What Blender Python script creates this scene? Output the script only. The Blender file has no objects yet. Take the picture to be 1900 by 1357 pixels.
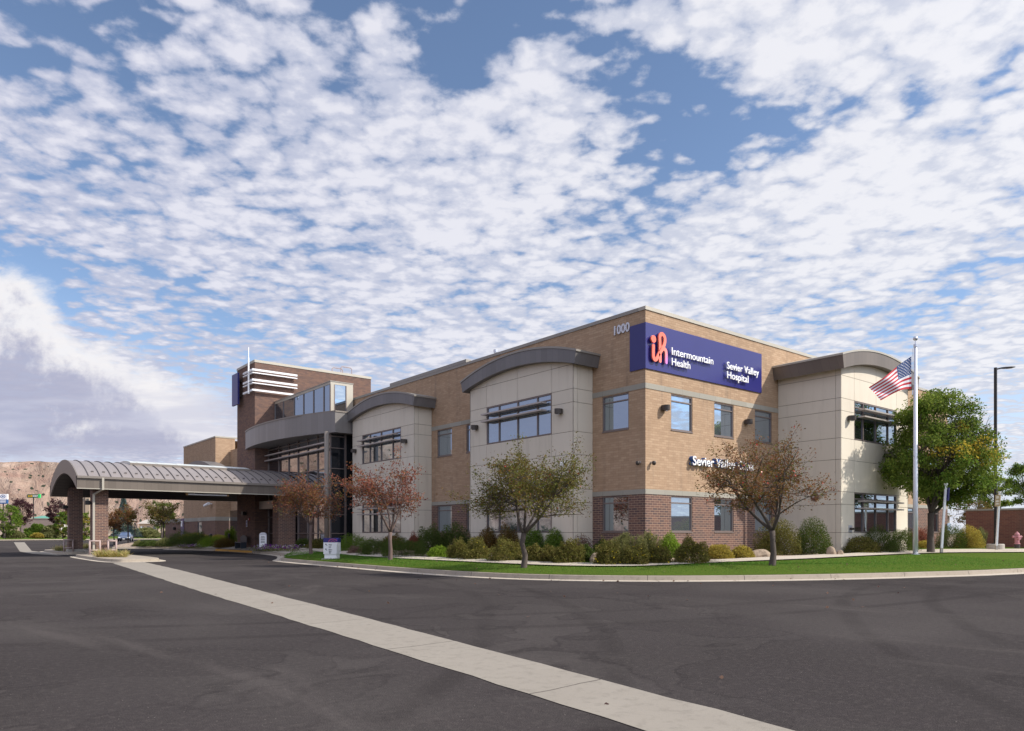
import bpy, math, random
import numpy as np
from mathutils import Vector
rnd = random.Random(7)
scene = bpy.context.scene
COL = scene.collection
R_ = math.radians

# ------------------------------------------------------------------ camera
EYE = 1.45
CAMX, CAMY = -23.519, -20.182
cam = bpy.data.cameras.new('camera')
camo = bpy.data.objects.new('camera', cam); COL.objects.link(camo)
camo.location = (CAMX, CAMY, EYE)
camo.rotation_euler = (R_(90), 0, math.atan2(-0.6286, 0.7778))
cam.sensor_width = 36; cam.lens = 25.503; cam.shift_y = 0.16395
cam.clip_start = 0.1; cam.clip_end = 20000
scene.camera = camo
scene.view_settings.view_transform = 'Standard'
scene.view_settings.look = 'None'
scene.view_settings.exposure = 0.16
scene.view_settings.gamma = 1.0
scene.cycles.max_bounces = 6

# measured camera geometry: a photo point + a known surface gives a real point
F_, CX_, HZ_ = 1346.0, 950.0, 990.0
RR = (0.7777, 0.6286)     # photo (right, forward) of world +x ; world +y = (-.6286,.7777)
def ray(px):
    a, b = (px-CX_)/F_, 1.0
    return (a*RR[0]+b*RR[1], -a*RR[1]+b*RR[0])
def onx(px, py, x0):
    r = ray(px); t = (x0-CAMX)/r[0]
    return CAMY+t*r[1], EYE+t*(HZ_-py)/F_
def ony(px, py, y0):
    r = ray(px); t = (y0-CAMY)/r[1]
    return CAMX+t*r[0], EYE+t*(HZ_-py)/F_
def dep(px, Y):
    r = ray(px); return (CAMX+Y*r[0], CAMY+Y*r[1])
def gnd(px, py, z=0.0):
    return dep(px, (EYE-z)*F_/(py-HZ_))

# ------------------------------------------------------------------ node helpers
class NT:
    def __init__(s, tree): s.t = tree; s.n = tree.nodes; s.l = tree.links
    def node(s, typ, **kw):
        n = s.n.new(typ)
        for k, v in kw.items(): setattr(n, k, v)
        return n
    def put(s, sock, v):
        if isinstance(v, bpy.types.NodeSocket): s.l.new(v, sock)
        elif v is not None: sock.default_value = v
    def m(s, op, a, b=None, c=None, clamp=False):
        n = s.node('ShaderNodeMath', operation=op, use_clamp=clamp)
        s.put(n.inputs[0], a)
        if b is not None: s.put(n.inputs[1], b)
        if c is not None: s.put(n.inputs[2], c)
        return n.outputs[0]
    def vm(s, op, a, b=None, out=0):
        n = s.node('ShaderNodeVectorMath', operation=op)
        s.put(n.inputs[0], a)
        if b is not None:
            if op == 'SCALE': s.put(n.inputs[3], b)
            else: s.put(n.inputs[1], b)
        return n.outputs[out]
    def comb(s, x, y, z=0.0):
        n = s.node('ShaderNodeCombineXYZ')
        for i, v in enumerate((x, y, z)): s.put(n.inputs[i], v)
        return n.outputs[0]
    def sep(s, v):
        n = s.node('ShaderNodeSeparateXYZ'); s.put(n.inputs[0], v); return n.outputs
    def noise(s, vec, scale, detail=4, rough=.55, dist=0.0, out='Fac', dim='3D', lac=2.0):
        n = s.node('ShaderNodeTexNoise', noise_dimensions=dim)
        s.put(n.inputs['Vector'], vec); s.put(n.inputs['Scale'], scale)
        s.put(n.inputs['Detail'], detail); s.put(n.inputs['Roughness'], rough)
        s.put(n.inputs['Distortion'], dist); s.put(n.inputs['Lacunarity'], lac)
        return n.outputs[0 if out == 'Fac' else 1]
    def mapr(s, v, a, b, c=0.0, d=1.0, smooth=True):
        n = s.node('ShaderNodeMapRange', interpolation_type='SMOOTHSTEP' if smooth else 'LINEAR')
        for i, x in enumerate((v, a, b, c, d)): s.put(n.inputs[i], x)
        return n.outputs[0]
    def mix(s, f, a, b, mode='MIX'):
        n = s.node('ShaderNodeMix', data_type='RGBA', blend_type=mode)
        s.put(n.inputs[0], f)
        for i, v in ((6, a), (7, b)):
            if isinstance(v, tuple) and len(v) == 3: v = v+(1,)
            s.put(n.inputs[i], v)
        return n.outputs[2]
    def ramp(s, f, stops):
        n = s.node('ShaderNodeValToRGB'); s.put(n.inputs[0], f)
        e = n.color_ramp.elements
        while len(e) > 1: e.remove(e[-1])
        e[0].position = stops[0][0]; e[0].color = stops[0][1]+(1,)
        for p, c in stops[1:]:
            x = e.new(p); x.color = c+(1,)
        return n.outputs[0]

# ------------------------------------------------------------------ sun + sky
SUN_AZ = math.atan2(-1.0, 0.85); SUN_EL = R_(40.0)
sd = Vector((math.cos(SUN_AZ)*math.cos(SUN_EL), math.sin(SUN_AZ)*math.cos(SUN_EL), math.sin(SUN_EL)))
sl = bpy.data.lights.new('sun', 'SUN'); sl.energy = 5.0; sl.angle = R_(0.6); sl.color = (1.0, .93, .82)
so = bpy.data.objects.new('sun', sl); COL.objects.link(so)
so.rotation_euler = sd.to_track_quat('Z', 'Y').to_euler(); so.location = (30, -30, 60)

world = bpy.data.worlds.new('World'); scene.world = world; world.use_nodes = True
def build_sky():
    g = NT(world.node_tree); g.n.clear()
    out = g.node('ShaderNodeOutputWorld'); bg = g.node('ShaderNodeBackground')
    sky = g.node('ShaderNodeTexSky', sky_type='NISHITA')
    sky.sun_disc = False; sky.sun_elevation = SUN_EL
    sky.sun_rotation = math.atan2(sd.x, sd.y); sky.altitude = 1600; sky.air_density = 1.0
    sky.dust_density = 0.6; sky.ozone_density = 1.6
    STR = 0.125
    tc = g.node('ShaderNodeTexCoord'); d = tc.outputs['Generated']
    x, y, z = g.sep(d)
    # horizontal frame turned with the street (forward / right)
    fx, fy = 0.6286, 0.7777
    fwd = g.m('ADD', g.m('MULTIPLY', x, fx), g.m('MULTIPLY', y, fy))
    rgt = g.m('SUBTRACT', g.m('MULTIPLY', x, fy), g.m('MULTIPLY', y, fx))
    zc = g.m('MAXIMUM', z, 0.0)
    zz = g.m('ADD', zc, 0.10)
    px = g.m('DIVIDE', rgt, zz); py = g.m('DIVIDE', fwd, zz)
    P = g.comb(px, py, 0.0)
    # slow warp
    w = g.noise(P, 0.9, 3, .5, out='Color')
    Pw = g.vm('ADD', P, g.vm('SCALE', g.vm('SUBTRACT', w, (0.5, .5, .5)), 0.45))
    big = g.noise(Pw, 0.62, 3, .5)
    # puffs of the altocumulus sheet
    vo = g.node('ShaderNodeTexVoronoi', feature='SMOOTH_F1')
    w2 = g.noise(P, 6.5, 3, .6, out='Color')
    Pv = g.vm('ADD', g.vm('MULTIPLY', P, (1.0, 1.25, 1.0)), g.vm('SCALE', g.vm('SUBTRACT', w2, (0.5, .5, .5)), 0.20))
    g.put(vo.inputs['Vector'], Pv); g.put(vo.inputs['Scale'], 13.0); g.put(vo.inputs['Smoothness'], .4)
    cell = vo.outputs['Distance']
    mid = g.noise(Pw, 3.6, 5, .60)
    fine = g.noise(P, 16.0, 7, .62, dist=.1)
    dens = g.m('ADD', g.m('MULTIPLY', g.m('SUBTRACT', big, .5), 1.10), 1.06)
    dens = g.m('ADD', dens, g.m('MULTIPLY', g.m('SUBTRACT', mid, .5), 1.0))
    dens = g.m('SUBTRACT', dens, g.m('MULTIPLY', g.m('SUBTRACT', cell, .30), 1.15))
    dens = g.m('ADD', dens, g.m('MULTIPLY', g.m('SUBTRACT', fine, .5), 1.35))
    # openings and denser banks seen in different directions of the sky
    def dirv(p, q):
        v = Vector(((p-CX_)/F_, 1.0, (HZ_-q)/F_)).normalized()
        return (v.x*fy+v.y*fx, -v.x*fx+v.y*fy, v.z)
    def blob(p, q, r, amp):
        dv = g.vm('SUBTRACT', d, dirv(p, q))
        l2 = g.vm('DOT_PRODUCT', dv, dv, out=1)
        s = r/F_*0.85
        e = g.m('EXPONENT', g.m('MULTIPLY', l2, -1.0/(s*s)))
        return g.m('MULTIPLY', e, amp)
    blobs = [(1030, 35, 51, -0.59), (1130, 100, 58, -0.59), (1235, 170, 66, -0.61), (1345, 225, 82, -0.65), (1450, 235, 57, -0.71),
             (1560, 195, 61, -0.65), (1700, 165, 49, -0.68), (1850, 140, 49, -0.68), (1180, 280, 70, -.5), (1300, 290, 80, -.4),
             (900, 25, 95, -.75), (840, 110, 45, -.45), (780, 20, 40, -.3), (200, 20, 75, -.5), (40, 110, 60, -.4), (620, 20, 50, -.4), (960, 210, 45, -.35), (270, 60, 40, -.3),
             (235, 310, 60, -.3), (40, 490, 55, -.45), (120, 520, 50, -.4), (330, 560, 60, -.18), (520, 350, 120, -.12),
             (1830, 500, 45, -.42), (1740, 560, 45, -.35), (1650, 620, 45, -.3), (1540, 590, 70, -.16), (1120, 430, 120, -.15),
             (380, 730, 60, -.4), (30, 800, 70, -.5), (1600, 40, 150, .36), (1800, 60, 120, .34), (1350, 20, 120, .42), (1820, 300, 150, .18), (1700, 420, 170, .2), (1860, 620, 90, .3), (1780, 700, 80, .25),
             (1500, 430, 220, .16), (800, 480, 300, .18), (600, 230, 200, .12), (1000, 150, 60, .40), (900, 300, 150, .15), (1300, 480, 150, .12), (1860, 760, 90, -.25)]
    acc = None
    for b in blobs:
        v = blob(*b); acc = v if acc is None else g.m('ADD', acc, v)
    dens = g.m('ADD', dens, acc)
    cov = g.mapr(dens, .33, .86)
    thick = g.mapr(dens, .65, 1.50)
    # sheet closes towards the horizon
    # cloud colour: bright where thick, lilac grey in the folds
    fold = g.noise(Pw, 3.4, 6, .62)
    lit = g.mapr(g.m('ADD', g.m('MULTIPLY', thick, .62), g.m('MULTIPLY', g.m('ADD', fold, g.m('MULTIPLY', g.m('SUBTRACT', fine, .5), .5)), .95)), .38, 1.08)
    warm = g.mapr(rgt, -.75, .55)
    cdark = g.mix(warm, (.46, .49, .63), (.58, .61, .71))
    cbrt = g.mix(warm, (.70, .70, .79), (.80, .80, .84))
    ccol = g.mix(lit, cdark, cbrt)
    base = g.vm('SCALE', sky.outputs[0], STR)
    base = g.vm('MULTIPLY', base, (1.30, 1.25, 1.22))
    # thin pale veil low in the sky
    low = g.mapr(z, .0, .28, 1.0, 0.0)
    base = g.mix(g.m('MULTIPLY', low, .75), base, (.66, .70, .82))
    s1 = g.mix(g.m('MULTIPLY', cov, .96), base, ccol)
    # heaped cumulus bank low on the left, white crown and grey flat belly
    Q = g.comb(g.m('DIVIDE', rgt, g.m('MAXIMUM', fwd, .15)), g.m('DIVIDE', z, g.m('MAXIMUM', fwd, .15)), 0.0)
    qx, qy, _ = g.sep(Q)
    qn = g.noise(g.vm('MULTIPLY', Q, (1.0, 1.5, 1.0)), 6.5, 8, .6, dist=.15)
    top = g.m('ADD', .195, g.m('MULTIPLY', g.m('ADD', qx, .42), -.56))      # crown line sinks to the right
    hgt = g.m('SUBTRACT', g.m('ADD', top, g.m('MULTIPLY', g.m('SUBTRACT', qn, .5), .22)), qy)
    bank = g.mapr(hgt, -.012, .035)
    bank = g.m('MULTIPLY', bank, g.mapr(g.m('ADD', qx, g.m('MULTIPLY', g.m('SUBTRACT', qn, .5), .3)), -.33, -.43))
    bank = g.m('MULTIPLY', bank, g.mapr(g.m('ADD', qy, g.m('MULTIPLY', g.m('SUBTRACT', qn, .5), .10)), .085, .125))
    belly = g.mapr(g.m('ADD', g.m('MULTIPLY', hgt, 1.0), g.m('MULTIPLY', g.m('SUBTRACT', g.noise(Q, 9, 7, .62), .5), .42)), .035, .125)
    bcol = g.mix(belly, (.84, .82, .83), (.40, .41, .54))
    s2 = g.mix(g.m('MULTIPLY', bank, .93), s1, bcol)
    # ragged rain-grey streaks below it
    st = g.noise(g.vm('MULTIPLY', Q, (1.6, 9.0, 1.0)), 2.4, 5, .55)
    stm = g.m('MULTIPLY', g.mapr(st, .42, .62), g.m('MULTIPLY', g.mapr(qy, .26, .16), g.mapr(qx, .05, -.45)))
    s3 = g.mix(g.m('MULTIPLY', stm, .75), s2, (.56, .57, .68))
    # nothing bright below the horizon
    fin = g.mix(g.mapr(z, -.03, .0), (.16, .14, .12), s3)
    # unseen sky behind the camera brightened to lift the shaded walls, plus sun glow
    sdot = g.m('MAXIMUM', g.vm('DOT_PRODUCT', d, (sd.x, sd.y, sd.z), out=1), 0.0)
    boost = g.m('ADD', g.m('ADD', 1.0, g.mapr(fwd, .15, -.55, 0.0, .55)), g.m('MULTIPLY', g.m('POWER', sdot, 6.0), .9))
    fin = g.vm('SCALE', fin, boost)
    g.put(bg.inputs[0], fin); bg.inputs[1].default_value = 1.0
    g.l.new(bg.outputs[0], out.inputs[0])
build_sky()

# ------------------------------------------------------------------ objects
ORG = {}
def tag(o, label=None, cat=None, group=None, kind=None):
    if label: o['label'] = label
    if cat: o['category'] = cat
    if group: o['group'] = group
    if kind: o['kind'] = kind
    return o
def thing(name, label, cat, loc=(0, 0, 0), group=None):
    o = bpy.data.objects.new(name, None); COL.objects.link(o)
    o.location = loc; o.empty_display_size = .3; ORG[o.name] = tuple(loc)
    return tag(o, label, cat, group)

class MB:
    def __init__(s): s.v = []; s.f = []; s.mi = []; s.uv = {}
    def add(s, pts, faces, mi=0):
        b = len(s.v); s.v.extend([tuple(p) for p in pts])
        for f in faces: s.f.append([b+i for i in f]); s.mi.append(mi)
    def quad(s, a, b, c, d, mi=0): s.add([a, b, c, d], [(0, 1, 2, 3)], mi)
    def box(s, x0, x1, y0, y1, z0, z1, mi=0):
        if x0 > x1: x0, x1 = x1, x0
        if y0 > y1: y0, y1 = y1, y0
        p = [(x0, y0, z0), (x1, y0, z0), (x1, y1, z0), (x0, y1, z0), (x0, y0, z1), (x1, y0, z1), (x1, y1, z1), (x0, y1, z1)]
        s.add(p, [(0, 3, 2, 1), (4, 5, 6, 7), (0, 1, 5, 4), (1, 2, 6, 5), (2, 3, 7, 6), (3, 0, 4, 7)], mi)
    def ubox(s, ax, c, u0, u1, n0, n1, z0, z1, mi=0):   # u along the wall, n outward from plane c
        if ax == 'L': s.box(c-n1, c-n0, u0, u1, z0, z1, mi)
        else: s.box(u0, u1, c-n1, c-n0, z0, z1, mi)
    def prism(s, poly, ax, c0, c1, mi=0):                # poly in (u,z), swept along the normal axis
        n = len(poly)
        def P(u, z, c): return (c, u, z) if ax == 'L' else ((u, c, z) if ax == 'R' else (u, z, c))
        pts = [P(u, z, c0) for u, z in poly]+[P(u, z, c1) for u, z in poly]
        fs = [tuple(range(n)), tuple(range(2*n-1, n-1, -1))]
        for i in range(n): j = (i+1) % n; fs.append((i, i+n, j+n, j))
        s.add(pts, fs, mi)
    def band(s, outer, inner, ax, c0, c1, mi=0):          # arch band between two polylines
        def P(u, z, c): return (c, u, z) if ax == 'L' else (u, c, z)
        n = len(outer)
        A = [P(u, z, c0) for u, z in outer]; B = [P(u, z, c0) for u, z in inner]
        C = [P(u, z, c1) for u, z in outer]; D = [P(u, z, c1) for u, z in inner]
        fs = []
        for i in range(n-1):
            fs += [(i, i+1, n+i+1, n+i), (2*n+i, 3*n+i, 3*n+i+1, 2*n+i+1), (i, 2*n+i, 2*n+i+1, i+1), (n+i, n+i+1, 3*n+i+1, 3*n+i)]
        fs += [(0, n, 3*n, 2*n), (n-1, 3*n-1, 4*n-1, 2*n-1)]
        s.add(A+B+C+D, fs, mi)
    def tube(s, pts, rad, n=8, mi=0, cap=True):
        pts = [Vector(p) for p in pts]; k = len(pts)
        if not isinstance(rad, (list, tuple)): rad = [rad]*k
        rings = []; up = None
        for i, p in enumerate(pts):
            t = (pts[min(i+1, k-1)]-pts[max(i-1, 0)])
            if t.length < 1e-9: t = Vector((0, 0, 1))
            t.normalize()
            if up is None: up = Vector((1, 0, 0)) if abs(t.x) < .9 else Vector((0, 1, 0))
            a = (up-t*up.dot(t)); a.normalize(); b = t.cross(a); up = a
            rings.append([p+(a*math.cos(2*math.pi*j/n)+b*math.sin(2*math.pi*j/n))*rad[i] for j in range(n)])
        base = [v for r in rings for v in r]; fs = []
        for i in range(k-1):
            for j in range(n): q = (j+1) % n; fs.append((i*n+j, i*n+q, (i+1)*n+q, (i+1)*n+j))
        if cap: fs += [tuple(range(n-1, -1, -1)), tuple(range((k-1)*n, k*n))]
        s.add(base, fs, mi)
    def lathe(s, prof, x, y, n=20, mi=0):                # profile of (r,z)
        pts = []; fs = []
        for r, z in prof:
            for j in range(n): a = 2*math.pi*j/n; pts.append((x+r*math.cos(a), y+r*math.sin(a), z))
        k = len(prof)
        for i in range(k-1):
            for j in range(n): q = (j+1) % n; fs.append((i*n+j, i*n+q, (i+1)*n+q, (i+1)*n+j))
        fs += [tuple(range(n-1, -1, -1)), tuple(range((k-1)*n, k*n))]
        s.add(pts, fs, mi)
    def build(s, name, mats, parent=None, smooth=False, bevel=0, root=None):
        me = bpy.data.meshes.new(name)
        o_ = (0, 0, 0)
        r = root or parent
        if r is not None: o_ = ORG.get(r.name, (0, 0, 0))
        me.from_pydata([(a-o_[0], b-o_[1], c-o_[2]) for a, b, c in s.v], [], s.f)
        if not isinstance(mats, (list, tuple)): mats = [mats]
        for m in mats: me.materials.append(m)
        if len(mats) > 1: me.polygons.foreach_set('material_index', s.mi)
        if smooth: me.polygons.foreach_set('use_smooth', [True]*len(me.polygons))
        me.update()
        o = bpy.data.objects.new(name, me); COL.objects.link(o)
        if parent is not None: o.parent = parent
        ORG[o.name] = o_
        if bevel:
            b = o.modifiers.new('bevel', 'BEVEL'); b.width = bevel; b.segments = 2; b.limit_method = 'ANGLE'
        return o

def copy_tree(o, parent=None):
    c = o.copy(); COL.objects.link(c); c.parent = parent
    for k in [x for x in o.children]: copy_tree(k, c)
    return c

# ------------------------------------------------------------------ materials
MAT = {}
def mat(name, fn):
    m = bpy.data.materials.new(name); m.use_nodes = True
    g = NT(m.node_tree); g.n.clear()
    out = g.node('ShaderNodeOutputMaterial'); p = g.node('ShaderNodeBsdfPrincipled')
    g.l.new(p.outputs[0], out.inputs[0]); g.out = out; g.p = p
    fn(g, p); MAT[name] = m; return m
def setp(g, p, col=None, rough=None, metal=None, spec=None, bump=None, bstr=.3, bdist=.02):
    if col is not None:
        if isinstance(col, tuple) and len(col) == 3: col = col+(1,)
        g.put(p.inputs['Base Color'], col)
    if rough is not None: g.put(p.inputs['Roughness'], rough)
    if metal is not None: g.put(p.inputs['Metallic'], metal)
    if spec is not None: g.put(p.inputs['Specular IOR Level'], spec)
    if bump is not None:
        b = g.node('ShaderNodeBump'); b.inputs['Strength'].default_value = bstr; b.inputs['Distance'].default_value = bdist
        g.put(b.inputs['Height'], bump); g.l.new(b.outputs[0], p.inputs['Normal'])
def pos(g): return g.node('ShaderNodeNewGeometry').outputs['Position']
def wallv(g):
    x, y, z = g.sep(pos(g)); return g.comb(g.m('ADD', x, y), z, 0.0), z

def brick_fn(c1, c2, c3, mortar, msize, var, bstr=.5):
    def fn(g, p):
        v, z = wallv(g)
        b = g.node('ShaderNodeTexBrick'); g.put(b.inputs['Vector'], v)
        b.offset = .5; b.squash = 1
        for k, x in (('Scale', 1.0), ('Mortar Size', msize), ('Mortar Smooth', .2), ('Bias', 0.0), ('Brick Width', .3048), ('Row Height', .1016)):
            b.inputs[k].default_value = x
        b.inputs['Color1'].default_value = (0, 0, 0, 1); b.inputs['Color2'].default_value = (1, 1, 1, 1); b.inputs['Mortar'].default_value = (.5, .5, .5, 1)
        rc = g.sep(b.outputs[0])[0]
        col = g.ramp(rc, [(0, c1), (.5, c2), (1, c3)])
        nz = g.noise(v, 1.3, 4, .6); n2 = g.noise(v, 40, 3, .6)
        col = g.mix(g.m('MULTIPLY', g.mapr(nz, .3, .75), var), col, tuple(x*.8 for x in c1))
        col = g.mix(.12, col, g.mix(n2, (0.02, .02, .02), (.6, .6, .6)))
        col = g.mix(b.outputs['Fac'], col, mortar)
        # faint run-off stains: long, vertical
        stn = g.noise(g.vm('MULTIPLY', v, (2.2, .18, 1)), 1.0, 4, .6)
        col = g.mix(g.m('MULTIPLY', g.mapr(stn, .50, .75), .30), col, (.12, .10, .085))
        h = g.m('ADD', g.m('MULTIPLY', b.outputs['Fac'], -1.0), g.m('MULTIPLY', n2, .35))
        setp(g, p, col, .92, spec=.10, bump=h, bstr=bstr, bdist=.008)
    return fn
mat('tan_brick', brick_fn((.355, .232, .142), (.408, .272, .170), (.460, .318, .205), (.315, .208, .132), .007, .30))
mat('brown_brick', brick_fn((.070, .040, .040), (.115, .056, .046), (.165, .078, .054), (.36, .25, .18), .0095, .25))
mat('dark_brick', brick_fn((.105, .058, .048), (.150, .078, .056), (.190, .100, .066), (.17, .115, .09), .006, .25))
mat('red_brick', brick_fn((.150, .050, .034), (.185, .062, .040), (.220, .080, .048), (.26, .165, .12), .007, .2))
def f(g, p):
    v, z = wallv(g)
    n = g.noise(v, .7, 5, .6); n2 = g.noise(v, 60, 2, .5); st = g.noise(g.vm('MULTIPLY', v, (2.5, .25, 1)), 1.0, 4, .65)
    ri = g.node('ShaderNodeNewGeometry').outputs['Random Per Island']
    c = g.mix(n, (.600, .545, .455), (.655, .600, .510)); c = g.mix(g.m('MULTIPLY', ri, .16), c, (.46, .41, .33))
    c = g.mix(g.m('MULTIPLY', g.mapr(st, .48, .78), .26), c, (.33, .29, .23))
    setp(g, p, c, .8, spec=.3, bump=n2, bstr=.15, bdist=.004)
mat('cream_panel', f)
mat('joint', lambda g, p: setp(g, p, (.10, .075, .055), .9))
def f(g, p):
    v, z = wallv(g); b = g.node('ShaderNodeTexBrick'); g.put(b.inputs['Vector'], v)
    for k, x in (('Scale', 1.0), ('Mortar Size', .005), ('Brick Width', 1.22), ('Row Height', 10.0)): b.inputs[k].default_value = x
    b.offset = 0
    b.inputs['Color1'].default_value = (.29, .275, .235, 1); b.inputs['Color2'].default_value = (.37, .35, .305, 1); b.inputs['Mortar'].default_value = (.12, .11, .1, 1)
    n = g.noise(v, 9, 4, .6)
    setp(g, p, g.mix(g.m('MULTIPLY', n, .45), b.outputs[0], (.22, .21, .18)), .85)
mat('cast_stone', f)
def seam_fn(c, w, seamc, rough=.42, metal=.25):
    def fn(g, p):
        v, z = wallv(g); u = g.sep(v)[0]
        fr = g.m('FRACT', g.m('DIVIDE', u, w))
        line = g.m('LESS_THAN', fr, .045)
        pan = g.noise(g.comb(g.m('FLOOR', g.m('DIVIDE', u, w)), 0.0, 0.0), 7.3, 0)
        n = g.noise(v, 1.6, 4, .6)
        cc = g.mix(g.mapr(pan, .3, .7), tuple(x*.90 for x in c), tuple(min(x*1.10, 1) for x in c))
        cc = g.mix(g.m('MULTIPLY', n, .25), cc, tuple(x*.8 for x in c))
        cc = g.mix(g.m('MULTIPLY', line, .38), cc, seamc)
        setp(g, p, cc, rough, metal, spec=.4)
    return fn
mat('bronze_fascia', seam_fn((.160, .134, .112), .40, (.08, .065, .055)))
mat('grey_fascia', seam_fn((.168, .162, .164), .38, (.09, .085, .085)))
mat('lobby_fascia', seam_fn((.225, .212, .205), .38, (.11, .10, .10)))
mat('plain_metal', lambda g, p: setp(g, p, (.20, .175, .155), .45, .2))
def f(g, p):
    v = pos(g); n = g.noise(v, .8, 4, .6)
    setp(g, p, g.mix(n, (.285, .250, .235), (.355, .315, .300)), .40, .35)
mat('roof_metal', f)
mat('seam_rib', lambda g, p: setp(g, p, (.10, .09, .09), .5, .3))
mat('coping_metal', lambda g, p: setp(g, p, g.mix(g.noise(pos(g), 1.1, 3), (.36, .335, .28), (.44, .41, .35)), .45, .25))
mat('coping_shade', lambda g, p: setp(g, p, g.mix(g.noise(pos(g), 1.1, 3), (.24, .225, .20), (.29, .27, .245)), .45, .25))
mat('window_frame', lambda g, p: setp(g, p, (.19, .155, .145), .42, .35))
mat('dark_frame', lambda g, p: setp(g, p, (.060, .048, .045), .4, .35))
mat('shade_metal', lambda g, p: setp(g, p, (.40, .36, .34), .42, .2))
mat('lamp_metal', lambda g, p: setp(g, p, (.055, .045, .040), .5, .3))
mat('black_metal', lambda g, p: setp(g, p, (.014, .013, .014), .45, .2))
mat('white_metal', lambda g, p: setp(g, p, (.74, .75, .78), .40, .0))
mat('silver_metal', lambda g, p: setp(g, p, (.55, .57, .62), .33, .75))
mat('pink_rail', lambda g, p: setp(g, p, g.mix(g.noise(pos(g), 5, 4), (.30, .22, .205), (.40, .31, .29)), .6))
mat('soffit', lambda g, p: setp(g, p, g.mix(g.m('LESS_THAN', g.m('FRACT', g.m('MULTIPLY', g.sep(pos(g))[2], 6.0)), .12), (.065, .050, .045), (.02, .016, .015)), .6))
mat('roof_membrane', lambda g, p: setp(g, p, (.35, .34, .32), .9))
mat('interior', lambda g, p: setp(g, p, (.05, .045, .042), .9))
def glass_fn(fac, tint, wob=.004, dark=(.012, .014, .017)):
    def fn(g, p):
        gl = g.node('ShaderNodeBsdfGlossy'); gl.inputs['Roughness'].default_value = .015
        gl.inputs['Color'].default_value = tint+(1,)
        df = g.node('ShaderNodeBsdfDiffuse')
        rnd_ = g.node('ShaderNodeObjectInfo').outputs['Random']; g.put(df.inputs['Color'], g.mix(g.mapr(rnd_, .45, .55), dark, tuple(min(1, c*7) for c in dark)))
        b = g.node('ShaderNodeBump'); b.inputs['Strength'].default_value = .12; b.inputs['Distance'].default_value = wob
        g.put(b.inputs['Height'], g.noise(pos(g), .9, 2, .5)); g.l.new(b.outputs[0], gl.inputs['Normal'])
        lw = g.node('ShaderNodeLayerWeight'); lw.inputs['Blend'].default_value = .25
        mx = g.node('ShaderNodeMixShader')
        g.put(mx.inputs[0], g.m('ADD', fac, g.m('MULTIPLY', lw.outputs['Fresnel'], .5), clamp=True))
        g.l.new(df.outputs[0], mx.inputs[1]); g.l.new(gl.outputs[0], mx.inputs[2])
        g.l.new(mx.outputs[0], g.out.inputs[0]); g.n.remove(p)
    return fn
mat('tinted_glass', glass_fn(.50, (.72, .86, 1.0), .012))
mat('lobby_glass', glass_fn(.38, (.92, .92, .96), .012))
mat('shaded_glass', glass_fn(.03, (.85, .88, 1.0)))
mat('pale_panel', lambda g, p: setp(g, p, (.55, .55, .53), .7))
# ground surfaces
def f(g, p):
    v = pos(g); x, y, z = g.sep(v)
    big = g.noise(v, .10, 4, .55); mid = g.noise(g.vm('MULTIPLY', v, (1, .35, 1)), .50, 6, .66, dist=1.0)
    fine = g.noise(v, 14, 5, .75); grit = g.noise(v, 70, 2, .7); spk = g.node('ShaderNodeTexVoronoi'); g.put(spk.inputs['Vector'], v); spk.inputs['Scale'].default_value = 26
    cw = g.noise(v, .16, 4, .62, out='Color')
    vv = g.vm('ADD', v, g.vm('SCALE', cw, 9.0))
    reg = g.mapr(g.noise(g.vm('ADD', v, (40, 3, 0)), .11, 2), .38, .54)
    c = g.mix(g.mapr(big, .35, .65), (.048, .0425, .0418), (.063, .0562, .055))
    lines = None
    for k, (sc_, off) in enumerate(((.13, 0.0), (.27, 17.0), (.20, 51.0))):
        n_ = g.noise(g.vm('ADD', vv, (off, off, 0)), sc_, 1, .5)
        ln = g.mapr(g.m('ABSOLUTE', g.m('SUBTRACT', n_, .5)), .0, .010, 1.0, .0)      # thin tide lines left by drying water
        pool = g.mapr(n_, .5, .51, 0.0, 1.0)                                          # and the faintly darker film inside them
        c = g.mix(g.m('MULTIPLY', g.m('MULTIPLY', pool, reg), .34), c, (.030, .026, .027))
        c = g.mix(g.m('MULTIPLY', g.m('MULTIPLY', ln, reg), .62), c, (.024, .021, .022))
    c = g.mix(g.m('MULTIPLY', g.mapr(mid, .44, .68), .50), c, (.046, .040, .041))
    c = g.mix(g.m('MULTIPLY', g.mapr(mid, .46, .26), .35), c, (.105, .092, .088))
    c = g.mix(g.mapr(fine, .46, .74, .0, .45), c, (.095, .083, .078))
    c = g.mix(g.mapr(fine, .46, .26, .0, .55), c, (.030, .026, .026))
    c = g.mix(g.mapr(grit, .58, .74, .0, .45), c, (.15, .13, .12))
    c = g.mix(g.m('MULTIPLY', g.m('LESS_THAN', spk.outputs[0], .13), g.m('GREATER_THAN', g.sep(spk.outputs['Color'])[0], .96)), c, (.20, .18, .165))
    # worn tyre tracks: pairs of long arcs where cars swing round the corner
    for cx_, cy_, r_ in ((6.0, -34.0, 20.0), (4.0, -38.0, 27.0), (-42.0, 10.0, 33.0), (-2.0, 30.0, 41.5)):
        dd = g.vm('LENGTH', g.vm('SUBTRACT', g.vm('ADD', g.comb(x, y, 0.0), g.vm('SCALE', g.noise(v, .08, 2, out='Color'), 1.2)), (cx_, cy_, 0)), out=1)
        for w_ in (0.0, 1.65):
            tr = g.mapr(g.m('ABSOLUTE', g.m('SUBTRACT', dd, r_+w_)), .05, .24, 1.0, .0)
            c = g.mix(g.m('MULTIPLY', tr, g.m('MULTIPLY', g.mapr(mid, .36, .6), .34)), c, (.024, .021, .021))
    setp(g, p, c, .95, spec=.04, bump=g.m('ADD', fine, grit), bstr=.7, bdist=.010)
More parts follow.
